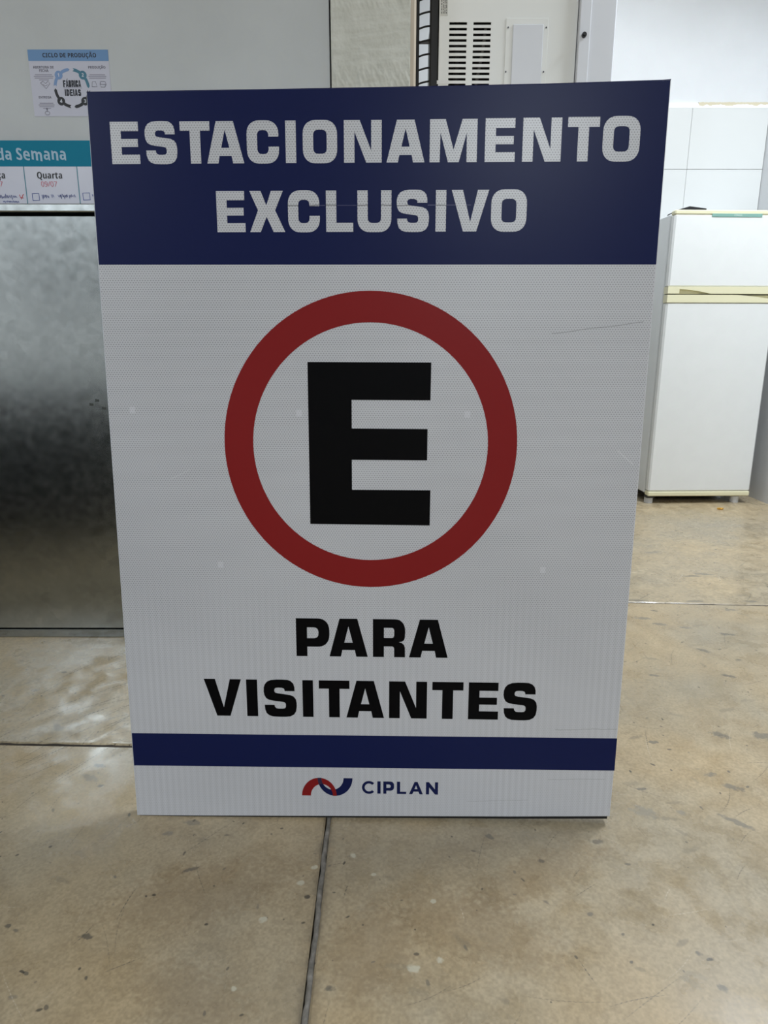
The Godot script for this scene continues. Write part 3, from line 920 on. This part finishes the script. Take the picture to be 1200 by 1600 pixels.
	for e in nm:
		var w: float = e[2] - e[1]
		var polys := []
		match e[0]:
			"L": polys = [PackedVector2Array([Vector2(0, 0), Vector2(w, 0), Vector2(w, 0.0052), Vector2(0.0068, 0.0052), Vector2(0.0068, 0.029), Vector2(0, 0.029)])]
			"A":
				var l := norm([0, 0, 0.235, 0, 0.325, 0.22, 0.5, 0.22, 0.5, 0.42, 0.39, 0.42, 0.5, 0.73, 0.5, 1, 0.39, 1], w, 0.029)
				polys = [l, mirrored(l, w)]
			"N": polys = [norm([0, 0, 0.26, 0, 0.26, 0.58, 0.76, 0, 1, 0, 1, 1, 0.74, 1, 0.74, 0.42, 0.24, 1, 0, 1], w, 0.029)]
			_: polys = glyph(e[0], w, 0.029, 0.0066)
		st = begin()
		prism(st, moved(polys, Vector2(e[1], 0.0643)), 0.0003, 0.0007)
		put("letter", st, blue, s)
	# prop at the back that keeps the panel leaning
	st = begin()
	tube(st, PackedVector3Array([Vector3(0, 1.0, -0.03), Vector3(0, 0.04, -0.26)]), 0.011)
	cbox(st, Vector3(0, 1.0, -0.027), Vector3(0.06, 0.05, 0.012), 0.002)
	put("rear_prop", st, steel, s)

func moved(polys: Array, by: Vector2) -> Array:
	var o := []
	for p in polys:
		var q := PackedVector2Array()
		for v in p: q.append(v + by)
		o.append(q)
	return o

func write(parent: Node3D, line: Array, base: float, h: float, stem: float, _grow: float, m: Material, uv: bool, z: float) -> void:
	for e in line:
		var w: float = e[2] - e[1]
		var hh := h
		var y := base
		if e[0] in ["O", "C", "S", "U"]:
			hh = h + (0.0014 if e[0] != "U" else 0.0007)
			y = base - 0.0007
		hh += maxf(0.0, e[1]) * (0.0075 if h < 0.0699 else 0.0)
		var st := begin()
		prism(st, moved(glyph(e[0], w, hh, stem), Vector2(e[1], y)), z, z + 0.0003, uv)
		put("letter", st, m, parent)

func galvanised(sd: int, tone: float) -> StandardMaterial3D:
	var m := mat(Color.WHITE, 1.0, 1.0)
	var n := noise_of(0.03, FastNoiseLite.TYPE_CELLULAR, 2, sd)
	n.cellular_return_type = FastNoiseLite.RETURN_CELL_VALUE
	n.domain_warp_enabled = true
	n.domain_warp_amplitude = 14.0
	n.domain_warp_frequency = 0.03
	m.albedo_texture = noise_tex(n, 512, Color(0.66, 0.68, 0.68) * tone, Color(0.72, 0.74, 0.74) * tone)
	m.roughness_texture = noise_tex(noise_of(0.02, FastNoiseLite.TYPE_SIMPLEX_SMOOTH, 5, sd + 1), 512, Color(0.19, 0.19, 0.19), Color(0.26, 0.26, 0.26))
	m.roughness_texture_channel = BaseMaterial3D.TEXTURE_CHANNEL_RED
	return tri(m, 2.2)

func build_cabinet() -> void:
	var t := thing("metal_cabinet", "long galvanised metal cabinet standing against the grey wall left of the sign", "cabinet", Vector3(-1.25, 0, -2.19))
	var g := galvanised(61, 1.0)
	var x0 := -1.3
	var x1 := 0.98
	var st := begin()
	cbox(st, Vector3((x0 + x1) / 2, 0.7055, -0.169), Vector3(x1 - x0, 1.349, 0.322), 0.002)
	put("body", st, g, t)
	st = begin()
	cbox(st, Vector3((x0 + x1) / 2, 1.3995, -0.164), Vector3(x1 - x0 + 0.01, 0.023, 0.352), 0.003)
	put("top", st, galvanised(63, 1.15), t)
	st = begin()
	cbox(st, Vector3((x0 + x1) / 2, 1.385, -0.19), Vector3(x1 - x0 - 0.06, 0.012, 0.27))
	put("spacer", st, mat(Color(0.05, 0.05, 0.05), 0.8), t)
	st = begin()
	cbox(st, Vector3((x0 + x1) / 2, 0.0145, -0.166), Vector3(x1 - x0, 0.029, 0.332), 0.003)
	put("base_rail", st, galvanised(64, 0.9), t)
	# smudges on the sheet
	var soot := mat(Color(0.30, 0.31, 0.30), 0.6, 0.6)
	for p in [Vector2(0.32, 0.825, ), Vector2(0.30, 0.812), Vector2(0.34, 0.80), Vector2(0.37, 0.785), Vector2(0.52, 0.80)]:
		var poly := PackedVector2Array()
		for k in 10:
			poly.append(p + Vector2(cos(TAU * k / 10), sin(TAU * k / 10) * 0.7) * (0.007 + 0.003 * sin(k * 2.3)))
		st = begin()
		prism(st, [poly], -0.0082, -0.0078)
		put("smudge", st, soot, t)

func build_fridge() -> void:
	var t := thing("refrigerator", "white two-door refrigerator with cream door trims in the tiled corner", "refrigerator", Vector3(1.708, 0, -4.25))
	t.rotation.y = 0.028
	var w := 0.668
	var enamel := painted(Color(0.90, 0.905, 0.90), 0.22, 0.012, 1.2, 0.0, 91)
	var cream := mat(Color(0.885, 0.865, 0.735), 0.45)
	var side := painted(Color(0.90, 0.91, 0.915), 0.25, 0.012, 1.2, 0.0, 92)
	var gask := mat(Color(0.62, 0.63, 0.62), 0.7)
	var st := begin()
	cbox(st, Vector3(w / 2, 0.91, -0.315), Vector3(w - 0.004, 1.70, 0.49), 0.006)
	put("body", st, side, t)
	st = begin()
	cbox(st, Vector3(w / 2, 0.90, -0.063), Vector3(w - 0.03, 1.66, 0.014))
	put("gasket", st, gask, t)
	# upper door: face panel between cream trims; the lower trim holds a scooped grip
	var f := Node3D.new()
	f.name = "freezer_door"
	t.add_child(f)
	st = begin()
	cbox(st, Vector3(w / 2, 1.545, -0.028), Vector3(w, 0.41, 0.054), 0.010)
	put("door_panel", st, enamel, f)
	st = begin()
	cbox(st, Vector3(w / 2, 1.760, -0.028), Vector3(w, 0.026, 0.056), 0.006)
	put("top_trim", st, cream, f)
	st = begin()
	trim_with_grip(st, w, 1.303, 1.344, 0.07, 0.26, true)
	put("grip_trim", st, cream, f)
	st = begin()
	cbox(st, Vector3(0.37, 1.743, 0.0005), Vector3(0.30, 0.019, 0.004), 0.0015)
	put("badge", st, mat(Color(0.50, 0.655, 0.62), 0.4), f)
	text("badge_lettering", "CONSUL", 0.009, true, mat(Color(0.76, 0.83, 0.80), 0.5), f, Vector3(0.375, 1.743, 0.0028))
	# lower door
	var d := Node3D.new()
	d.name = "fridge_door"
	t.add_child(d)
	st = begin()
	cbox(st, Vector3(w / 2, 0.667, -0.028), Vector3(w, 1.172, 0.054), 0.010)
	put("door_panel", st, enamel, d)
	st = begin()
	trim_with_grip(st, w, 1.252, 1.296, 0.40, 0.66, false)
	put("grip_trim", st, cream, d)
	st = begin()
	cbox(st, Vector3(w / 2, 0.066, -0.028), Vector3(w, 0.032, 0.056), 0.006)
	put("bottom_trim", st, cream, d)
	# plinth shadow gap, hinge and feet
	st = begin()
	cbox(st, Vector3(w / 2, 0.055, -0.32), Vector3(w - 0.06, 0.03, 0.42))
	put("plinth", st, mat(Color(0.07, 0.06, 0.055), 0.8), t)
	st = begin()
	cbox(st, Vector3(0.022, 0.044, -0.03), Vector3(0.05, 0.012, 0.05), 0.002)
	put("hinge", st, mat(Color(0.10, 0.10, 0.09), 0.5), t)
	for x in [0.028, 0.598]:
		for z in [-0.05, -0.50]:
			st = begin()
			cyl(st, Vector3(x, 0.0, z), Vector3(x, 0.042, z), 0.027, 18)
			put("foot", st, mat(Color(0.80, 0.80, 0.80), 0.5), t)
	# black case on its top
	var b := thing("black_tray", "small black tray with a raised back lying on the refrigerator top", "tray", Vector3(1.742, 1.774, -4.30))
	st = begin()
	var p := PackedVector2Array([Vector2(0, 0), Vector2(0.168, 0), Vector2(0.168, 0.014), Vector2(0.068, 0.026), Vector2(0.004, 0.008)])
	prism(st, [p], -0.16, 0.0, false, true)
	put("shell", st, mat(Color(0.05, 0.05, 0.07), 0.5), b)

# a trim bar along the door's edge whose grip is a curved scoop cut into it
func trim_with_grip(st: SurfaceTool, w: float, y0: float, y1: float, g0: float, g1: float, from_below: bool) -> void:
	var cut := PackedVector2Array()
	var depth := (y1 - y0) * 0.62
	for k in 17:
		var u := k / 16.0
		var d := depth * (1.0 - pow(u, 1.7)) if from_below else depth * pow(u, 1.7)
		cut.append(Vector2(lerpf(g0, g1, u), y0 + d if from_below else y1 - d))
	var poly := PackedVector2Array()
	if from_below:
		poly = PackedVector2Array([Vector2(0, y1), Vector2(0, y0), Vector2(g0 - 0.001, y0)])
		poly.append_array(cut)
		poly.append_array([Vector2(w, y0), Vector2(w, y1)])
	else:
		poly = PackedVector2Array([Vector2(w, y0), Vector2(w, y1), Vector2(g1 + 0.001, y1)])
		cut.reverse()
		poly.append_array(cut)
		poly.append_array([Vector2(0, y1), Vector2(0, y0)])
	prism(st, [poly], -0.026, 0.003)
	cbox(st, Vector3(w / 2, (y0 + y1) / 2, -0.040), Vector3(w, y1 - y0, 0.030))

func build_freezer() -> void:
	var t := thing("upright_freezer", "tall white upright freezer seen from its vented side, behind the sign", "freezer", Vector3(0.199, 0, -2.8))
	var shell := mat(Color(0.93, 0.935, 0.925), 0.38)
	var cool := mat(Color(0.875, 0.885, 0.91), 0.35)
	var dark := mat(Color(0.045, 0.045, 0.05), 0.6)
	var st := begin()
	var holes := []
	for r in 14:
		var y := 2.1395 - r * 0.01805
		holes.append(Rect2(0.037, y - 0.0085, 0.0640, 0.0085))
		holes.append(Rect2(0.1245, y - 0.0085, 0.0640, 0.0085))
	holed(st, Rect2(0, 0.10, 0.502, 2.25), holes, 0.0, 0.0025)
	# side edges, top, back of the shell
	quad(st, Vector3(0, 0.1, -0.68), Vector3(0, 0.1, 0), Vector3(0, 2.35, 0), Vector3(0, 2.35, -0.68))
	quad(st, Vector3(0, 2.35, 0), Vector3(0.502, 2.35, 0), Vector3(0.502, 2.35, -0.68), Vector3(0, 2.35, -0.68))
	quad(st, Vector3(0.502, 0.1, 0), Vector3(0.502, 0.1, -0.68), Vector3(0.502, 2.35, -0.68), Vector3(0.502, 2.35, 0))
	quad(st, Vector3(0.502, 0.1, -0.68), Vector3(0, 0.1, -0.68), Vector3(0, 2.35, -0.68), Vector3(0.502, 2.35, -0.68))
	quad(st, Vector3(0, 0.1, -0.68), Vector3(0.502, 0.1, -0.68), Vector3(0.502, 0.1, 0), Vector3(0, 0.1, 0))
	put("side_panel", st, shell, t)
	st = begin()
	cbox(st, Vector3(0.11, 2.02, -0.085), Vector3(0.19, 0.30, 0.01))
	cbox(st, Vector3(0.07, 2.03, -0.05), Vector3(0.02, 0.28, 0.02), 0.004)
	put("inner_baffle", st, mat(Color(0.12, 0.105, 0.10), 0.7), t)
	st = begin()
	tube(st, PackedVector3Array([Vector3(0.135, 1.90, -0.03), Vector3(0.15, 1.98, -0.035), Vector3(0.165, 2.06, -0.03), Vector3(0.175, 2.14, -0.035)]), 0.006)
	put("inner_pipe", st, mat(Color(0.40, 0.38, 0.36), 0.5), t)
	# pressed cover plate with a raised inner field and four screws
	st = begin()
	cbox(st, Vector3(0.2925 + 0.0275, 1.99, 0.0015), Vector3(0.155, 0.324, 0.003), 0.0012)
	put("cover_plate", st, shell, t)
	st = begin()
	cbox(st, Vector3(0.3235, 1.975, 0.0045), Vector3(0.112, 0.312, 0.005), 0.0035)
	put("cover_field", st, cool, t)
	for p in [Vector2(0.2505, 2.121), Vector2(0.389, 2.121), Vector2(0.2478, 1.978), Vector2(0.387, 1.978)]:
		st = begin()
		cyl(st, Vector3(p.x, p.y, 0.001), Vector3(p.x, p.y, 0.0055), 0.0028, 10)
		put("screw", st, mat(Color(0.34, 0.34, 0.36), 0.4, 0.7), t)
	# door at the right: a pale slab with a pressed rib along it, and the lock knob
	st = begin()
	cbox(st, Vector3(0.571, 1.23, -0.30), Vector3(0.132, 2.24, 0.64), 0.004)
	put("door", st, cool, t)
	st = begin()
	cbox(st, Vector3(0.525, 1.23, 0.0215), Vector3(0.040, 2.24, 0.006), 0.002)
	put("door_flange", st, cool, t)
	st = begin()
	cyl(st, Vector3(0.522, 2.088, 0.022), Vector3(0.522, 2.088, 0.034), 0.0085, 18)
	cyl(st, Vector3(0.522, 2.088, 0.030), Vector3(0.522, 2.088, 0.040), 0.0055, 18)
	put("knob", st, mat(Color(0.10, 0.10, 0.11), 0.4), t)
	# rating sticker with lines of print
	st = begin()
	cbox(st, Vector3(0.0175, 2.235, 0.0006), Vector3(0.026, 0.15, 0.0006))
	var sticker := put("sticker", st, mat(Color(0.84, 0.84, 0.82), 0.5), t)
	st = begin()
	var rng := RandomNumberGenerator.new()
	rng.seed = 44
	for col in 4:
		var y := 2.166
		while y < 2.30:
			var h := rng.randf_range(0.003, 0.014)
			cbox(st, Vector3(0.008 + col * 0.0058, y + h / 2, 0.0011), Vector3(0.0022, h, 0.0004))
			y += h + rng.randf_range(0.0015, 0.004)
	put("print", st, mat(Color(0.20, 0.20, 0.22), 0.6), sticker)
	st = begin()
	cbox(st, Vector3(0.018, 1.945, 0.0006), Vector3(0.046, 0.012, 0.0006))
	put("paper_tag", st, mat(Color(0.93, 0.93, 0.93), 0.6), t)
	# plinth
	st = begin()
	cbox(st, Vector3(0.25, 0.05, -0.34), Vector3(0.48, 0.10, 0.62))
	put("plinth", st, dark, t)
	# condenser at its back: upright rails joined by bent wire rungs
	var cd := Node3D.new()
	cd.name = "condenser"
	t.add_child(cd)
	st = begin()
	cbox(st, Vector3(-0.0165, 1.30, -0.03), Vector3(0.031, 2.1, 0.05), 0.004)
	put("near_rail", st, mat(Color(0.055, 0.055, 0.06), 0.5), cd)
	st = begin()
	cbox(st, Vector3(-0.0775, 1.30, -0.030), Vector3(0.013, 2.1, 0.016), 0.003)
	put("far_rail", st, dark, cd)
	for k in 44:
		var y := 0.32 + k * 0.0452
		var pts := PackedVector3Array()
		for i in 11:
			var u := i / 10.0
			pts.append(Vector3(lerpf(-0.076, -0.012, u), y + 0.0085 * (1.0 - pow(1.0 - u, 3.0)), lerpf(-0.030, -0.018, u)))
		st = begin()
		tube(st, pts, 0.0032, 7)
		put("rung", st, dark, cd)
	st = begin()
	cbox(st, Vector3(-0.04, 2.095, -0.055), Vector3(0.085, 0.010, 0.004), 0.001)
	put("brace", st, mat(Color(0.42, 0.42, 0.42), 0.5), cd)

func build_planner() -> void:
	var t := thing("planner_board", "white weekly planner board with a teal header, standing on the metal cabinet", "board", Vector3(-1.45, 1.411, -2.50))
	var st := begin()
	cbox(st, Vector3(0.14, 0.1283, -0.004), Vector3(1.10, 0.2566, 0.008), 0.001)
	put("board", st, mat(Color(0.80, 0.80, 0.85), 0.3), t)
	st = begin()
	cbox(st, Vector3(0.14, 0.217, 0.0004), Vector3(1.10, 0.080, 0.001))
	put("header", st, mat(Color(0.06, 0.49, 0.60), 0.55, 0.0, 0.3), t)
	var pale := mat(Color(0.66, 0.76, 0.83), 0.5)
	var o := text("heading", "da Semana", 0.036, true, pale, t, Vector3(0.2555, 0.2165, 0.0012), -0.16, 0.90)
	var teal := mat(Color(0.23, 0.50, 0.57), 0.4)
	for x in [0.019, 0.223, 0.404, 0.585]:
		st = begin()
		cbox(st, Vector3(x, 0.0885, 0.0004), Vector3(0.0028, 0.177, 0.0008))
		put("divider", st, teal, t)
	var ink := mat(Color(0.13, 0.13, 0.15), 0.5)
	text("day_name", "Quarta", 0.0205, true, ink, t, Vector3(0.3085, 0.149, 0.0006), 0.0, 0.92)
	text("day_name", "Terça", 0.0205, true, ink, t, Vector3(0.124, 0.149, 0.0006), 0.0, 0.92)
	var pink := mat(Color(0.80, 0.45, 0.50), 0.6)
	var blue := mat(Color(0.30, 0.37, 0.66), 0.6)
	text("date", "09/07", 0.0165, false, pink, t, Vector3(0.304, 0.1225, 0.0006), -0.1, 0.95)
	text("date", "08/07", 0.0165, false, pink, t, Vector3(0.118, 0.1225, 0.0006), -0.1, 0.95)
	# hand-drawn check boxes and a line of quick marker writing beside each
	for c in [[0.254, 0.081, 0.120], [0.428, 0.083, 0.10], [0.075, 0.079, 0.0]]:
		st = begin()
		var b := 0.0115
		var p := Vector3(c[0], c[1], 0.0008)
		tube(st, PackedVector3Array([p + Vector3(-b, -b, 0), p + Vector3(b, -b * 0.9, 0), p + Vector3(b * 0.95, b, 0), p + Vector3(-b * 1.05, b * 0.9, 0), p + Vector3(-b, -b * 1.1, 0)]), 0.0010, 5)
		put("check_box", st, blue, t)
	st = begin()
	for run in [[0.275, 0.300], [0.307, 0.317], [0.330, 0.364], [0.368, 0.392], [0.448, 0.50], [0.10, 0.19]]:
		scribble(st, run[0], run[1], 0.080 + run[0] * 0.012, 0.0062, int(run[0] * 1000))
	scribble(st, 0.14, 0.195, 0.066, 0.004, 31)
	put("marker_writing", st, blue, t)
	st = begin()
	tube(st, PackedVector3Array([Vector3(0.198, 0.088, 0.0008), Vector3(0.203, 0.074, 0.0008), Vector3(0.212, 0.090, 0.0008)]), 0.0012, 5)
	tube(st, PackedVector3Array([Vector3(0.200, 0.080, 0.0008), Vector3(0.211, 0.078, 0.0008)]), 0.0010, 5)
	put("check_mark", st, mat(Color(0.85, 0.35, 0.36), 0.6), t)

func scribble(st: SurfaceTool, x0: float, x1: float, y: float, h: float, sd: int) -> void:
	var rng := RandomNumberGenerator.new()
	rng.seed = sd
	var pts := PackedVector3Array()
	var x := x0
	var upw := true
	while x < x1:
		pts.append(Vector3(x, y + (h if upw else -h) * rng.randf_range(0.35, 1.0) * (1.6 if rng.randf() < 0.15 else 1.0), 0.0008))
		x += rng.randf_range(0.0012, 0.0036)
		upw = not upw
	if pts.size() > 1:
		tube(st, pts, 0.0009, 5)

func build_poster() -> void:
	var t := thing("poster", "small white printed poster with a pale blue title strip, taped to the grey wall", "poster", Vector3(-1.1924, 1.7555, -2.5495))
	var w := 0.2685
	var h := 0.2005
	var st := begin()
	cbox(st, Vector3(w / 2, h / 2, 0.0005), Vector3(w, h, 0.0008))
	put("sheet", st, mat(Color(0.80, 0.80, 0.855), 0.5), t)
	st = begin()
	cbox(st, Vector3(w / 2, h - 0.0168, 0.0009), Vector3(w, 0.0336, 0.0006))
	put("title_strip", st, mat(Color(0.42, 0.58, 0.76), 0.5), t)
	var ink := mat(Color(0.09, 0.10, 0.16), 0.5)
	var soft := mat(Color(0.42, 0.41, 0.47), 0.6)
	text("title", "CICLO DE PRODUÇÃO", 0.0128, true, ink, t, Vector3(w * 0.515, h - 0.017, 0.0014), 0.0, 1.0)
	text("caption", "ABERTURA DE", 0.0078, true, soft, t, Vector3(0.0475, 0.148, 0.0011), 0.0, 0.98)
	text("caption", "FICHA", 0.0078, true, soft, t, Vector3(0.0475, 0.138, 0.0011))
	text("caption", "PRODUÇÃO", 0.0078, true, soft, t, Vector3(0.2265, 0.148, 0.0011))
	text("caption", "ENTREGA", 0.0070, true, soft, t, Vector3(0.042, 0.058, 0.0011))
	# unreadably small text as lines
	var faint := mat(Color(0.60, 0.59, 0.65), 0.6)
	for blk in [[0.045, 0.126, 0.066, 4], [0.226, 0.126, 0.060, 3], [0.045, 0.040, 0.054, 4]]:
		for k in blk[3]:
			st = begin()
			var lw: float = blk[2] * [0.86, 1.0, 0.93, 0.5][k]
			cbox(st, Vector3(blk[0], blk[1] - k * 0.0052, 0.0010), Vector3(lw, 0.0026, 0.0003))
			put("text_line", st, faint, t)
	# the ring of four arrows with numbered discs
	var c := Vector2(0.1365, 0.0855)
	var hues := [mat(Color(0.48, 0.60, 0.78), 0.5), mat(Color(0.24, 0.47, 0.56), 0.5), mat(Color(0.05, 0.05, 0.09), 0.5), mat(Color(0.05, 0.05, 0.09), 0.5)]
	var at := [136.0, 44.0, -44.0, 224.0]
	for q in 4:
		var m: Material = hues[q]
		for side in [-1.0, 1.0]:
			var p := PackedVector2Array()
			var a0: float = at[q] + side * 13.0
			var a1: float = at[q] + side * 38.0
			for k in 7:
				p.append(c + Vector2.from_angle(deg_to_rad(lerpf(a0, a1, k / 6.0))) * 0.0610)
			p.append(c + Vector2.from_angle(deg_to_rad(a1 + side * (6.0 if side < 0 else -5.0))) * 0.0565)
			for k in 7:
				p.append(c + Vector2.from_angle(deg_to_rad(lerpf(a1, a0, k / 6.0))) * 0.0515)
			st = begin()
			prism(st, [p], 0.0009, 0.0012)
			put("arrow_arc", st, m, t)
		var d := c + Vector2.from_angle(deg_to_rad(at[q])) * 0.0565
		st = begin()
		var disc := PackedVector2Array()
		for k in 20:
			disc.append(d + Vector2.from_angle(TAU * k / 20) * 0.0132)
		prism(st, [disc], 0.0009, 0.0013)
		put("disc", st, m, t)
		text("numeral", str(q + 1), 0.0105, true, mat(Color(0.85, 0.86, 0.9), 0.5), t, Vector3(d.x, d.y, 0.0016))
	var x := c.x - 0.0285
	for ch in "FABRICA":
		var cw := 0.0035 if ch == "I" else 0.0086
		st = begin()
		prism(st, moved(glyph(ch, cw, 0.0205, 0.0042), Vector2(x, c.y + 0.0035)), 0.0009, 0.0012)
		put("letter", st, ink, t)
		x += cw + 0.0008
	st = begin()
	prism(st, [PackedVector2Array([Vector2(c.x - 0.0160, c.y + 0.0252), Vector2(c.x - 0.0135, c.y + 0.0252), Vector2(c.x - 0.0115, c.y + 0.0285), Vector2(c.x - 0.0140, c.y + 0.0285)])], 0.0009, 0.0012)
	put("accent", st, ink, t)
	x = c.x - 0.0255
	for ch in "IDEIAS":
		var cw := 0.0042 if ch == "I" else 0.0098
		st = begin()
		prism(st, moved(glyph(ch, cw, 0.0205, 0.0045), Vector2(x, c.y - 0.0235)), 0.0009, 0.0012)
		put("letter", st, ink, t)
		x += cw + 0.0014
	st = begin()
	cbox(st, Vector3(c.x + 0.003, c.y + 0.0005, 0.0010), Vector3(0.062, 0.0012, 0.0003))
	put("rule", st, soft, t)
	# line icons
	st = begin()
	tube(st, PackedVector3Array([Vector3(0.032, 0.101, 0.001), Vector3(0.041, 0.107, 0.001), Vector3(0.049, 0.099, 0.001), Vector3(0.058, 0.107, 0.001), Vector3(0.064, 0.100, 0.001), Vector3(0.050, 0.084, 0.001), Vector3(0.032, 0.101, 0.001)]), 0.0007, 5)
	tube(st, PackedVector3Array([Vector3(0.040, 0.097, 0.001), Vector3(0.048, 0.092, 0.001), Vector3(0.055, 0.096, 0.001)]), 0.0007, 5)
	put("icon", st, soft, t)
	st = begin()
	tube(st, PackedVector3Array([Vector3(0.205, 0.090, 0.001), Vector3(0.207, 0.105, 0.001), Vector3(0.218, 0.106, 0.001), Vector3(0.222, 0.090, 0.001), Vector3(0.205, 0.090, 0.001)]), 0.0007, 5)
	tube(st, PackedVector3Array([Vector3(0.232, 0.097, 0.001), Vector3(0.236, 0.106, 0.001), Vector3(0.250, 0.106, 0.001), Vector3(0.253, 0.097, 0.001), Vector3(0.248, 0.089, 0.001), Vector3(0.236, 0.089, 0.001), Vector3(0.232, 0.097, 0.001), Vector3(0.253, 0.097, 0.001)]), 0.0009, 5)
	put("icon", st, soft, t)
	st = begin()
	var loop := PackedVector3Array()
	for k in 13:
		loop.append(Vector3(0.045 + cos(TAU * k / 12) * 0.008, 0.010 + sin(TAU * k / 12) * 0.006, 0.001))
	tube(st, loop, 0.0007, 5)
	tube(st, PackedVector3Array([Vector3(0.045, 0.014, 0.001), Vector3(0.045, 0.026, 0.001), Vector3(0.042, 0.022, 0.001), Vector3(0.048, 0.022, 0.001)]), 0.0009, 5)
	put("icon", st, soft, t)

func build_scrap() -> void:
	var st := begin()
	var ring := []
	for k in 9:
		var a := TAU * k / 9.0
		ring.append(Vector3(cos(a) * 0.020 * (1.0 + 0.3 * sin(k * 2.1)), 0.004 + 0.008 * absf(sin(k * 1.7)), sin(a) * 0.013))
	for k in 9:
		edge(st, Vector3(0, -1, 0), ring[k], ring[(k + 1) % 9], Vector3(0.002, 0.012, 0), Vector3(0.002, 0.012, 0))
		edge(st, Vector3(0, 0.006, 0), ring[k], ring[(k + 1) % 9], Vector3(ring[(k + 1) % 9].x * 0.7, 0.0, ring[(k + 1) % 9].z * 0.7), Vector3(ring[k].x * 0.7, 0.0, ring[k].z * 0.7))
	var o := put("peel_scrap", st, mat(Color(0.80, 0.60, 0.22), 0.6))
	o.position = Vector3(2.11, 0, -4.10)
	tag(o, "tiny yellow scrap lying on the floor before the refrigerator", "scrap")

func build_added_bench() -> void:
	var t := thing("added_bench", "low dark bench added out of view left of the camera for the dark blur reflected in the metal cabinet", "added_bench", Vector3(-2.2, 0, 0.2))  # unseen, added to give the cabinet front its dark reflection
	var dark := mat(Color(0.05, 0.05, 0.052), 0.8)
	var st := begin()
	cbox(st, Vector3(0, 0.72, 0), Vector3(1.7, 0.05, 2.4), 0.006)
	put("worktop", st, dark, t)
	for x in [-0.8, 0.8]:
		for z in [-1.12, 1.12]:
			st = begin()
			cbox(st, Vector3(x, 0.35, z), Vector3(0.07, 0.70, 0.07), 0.004)
			put("leg", st, dark, t)
	st = begin()
	cbox(st, Vector3(0, 0.36, 0), Vector3(1.5, 0.66, 2.2), 0.01)
	put("drawer_block", st, dark, t)
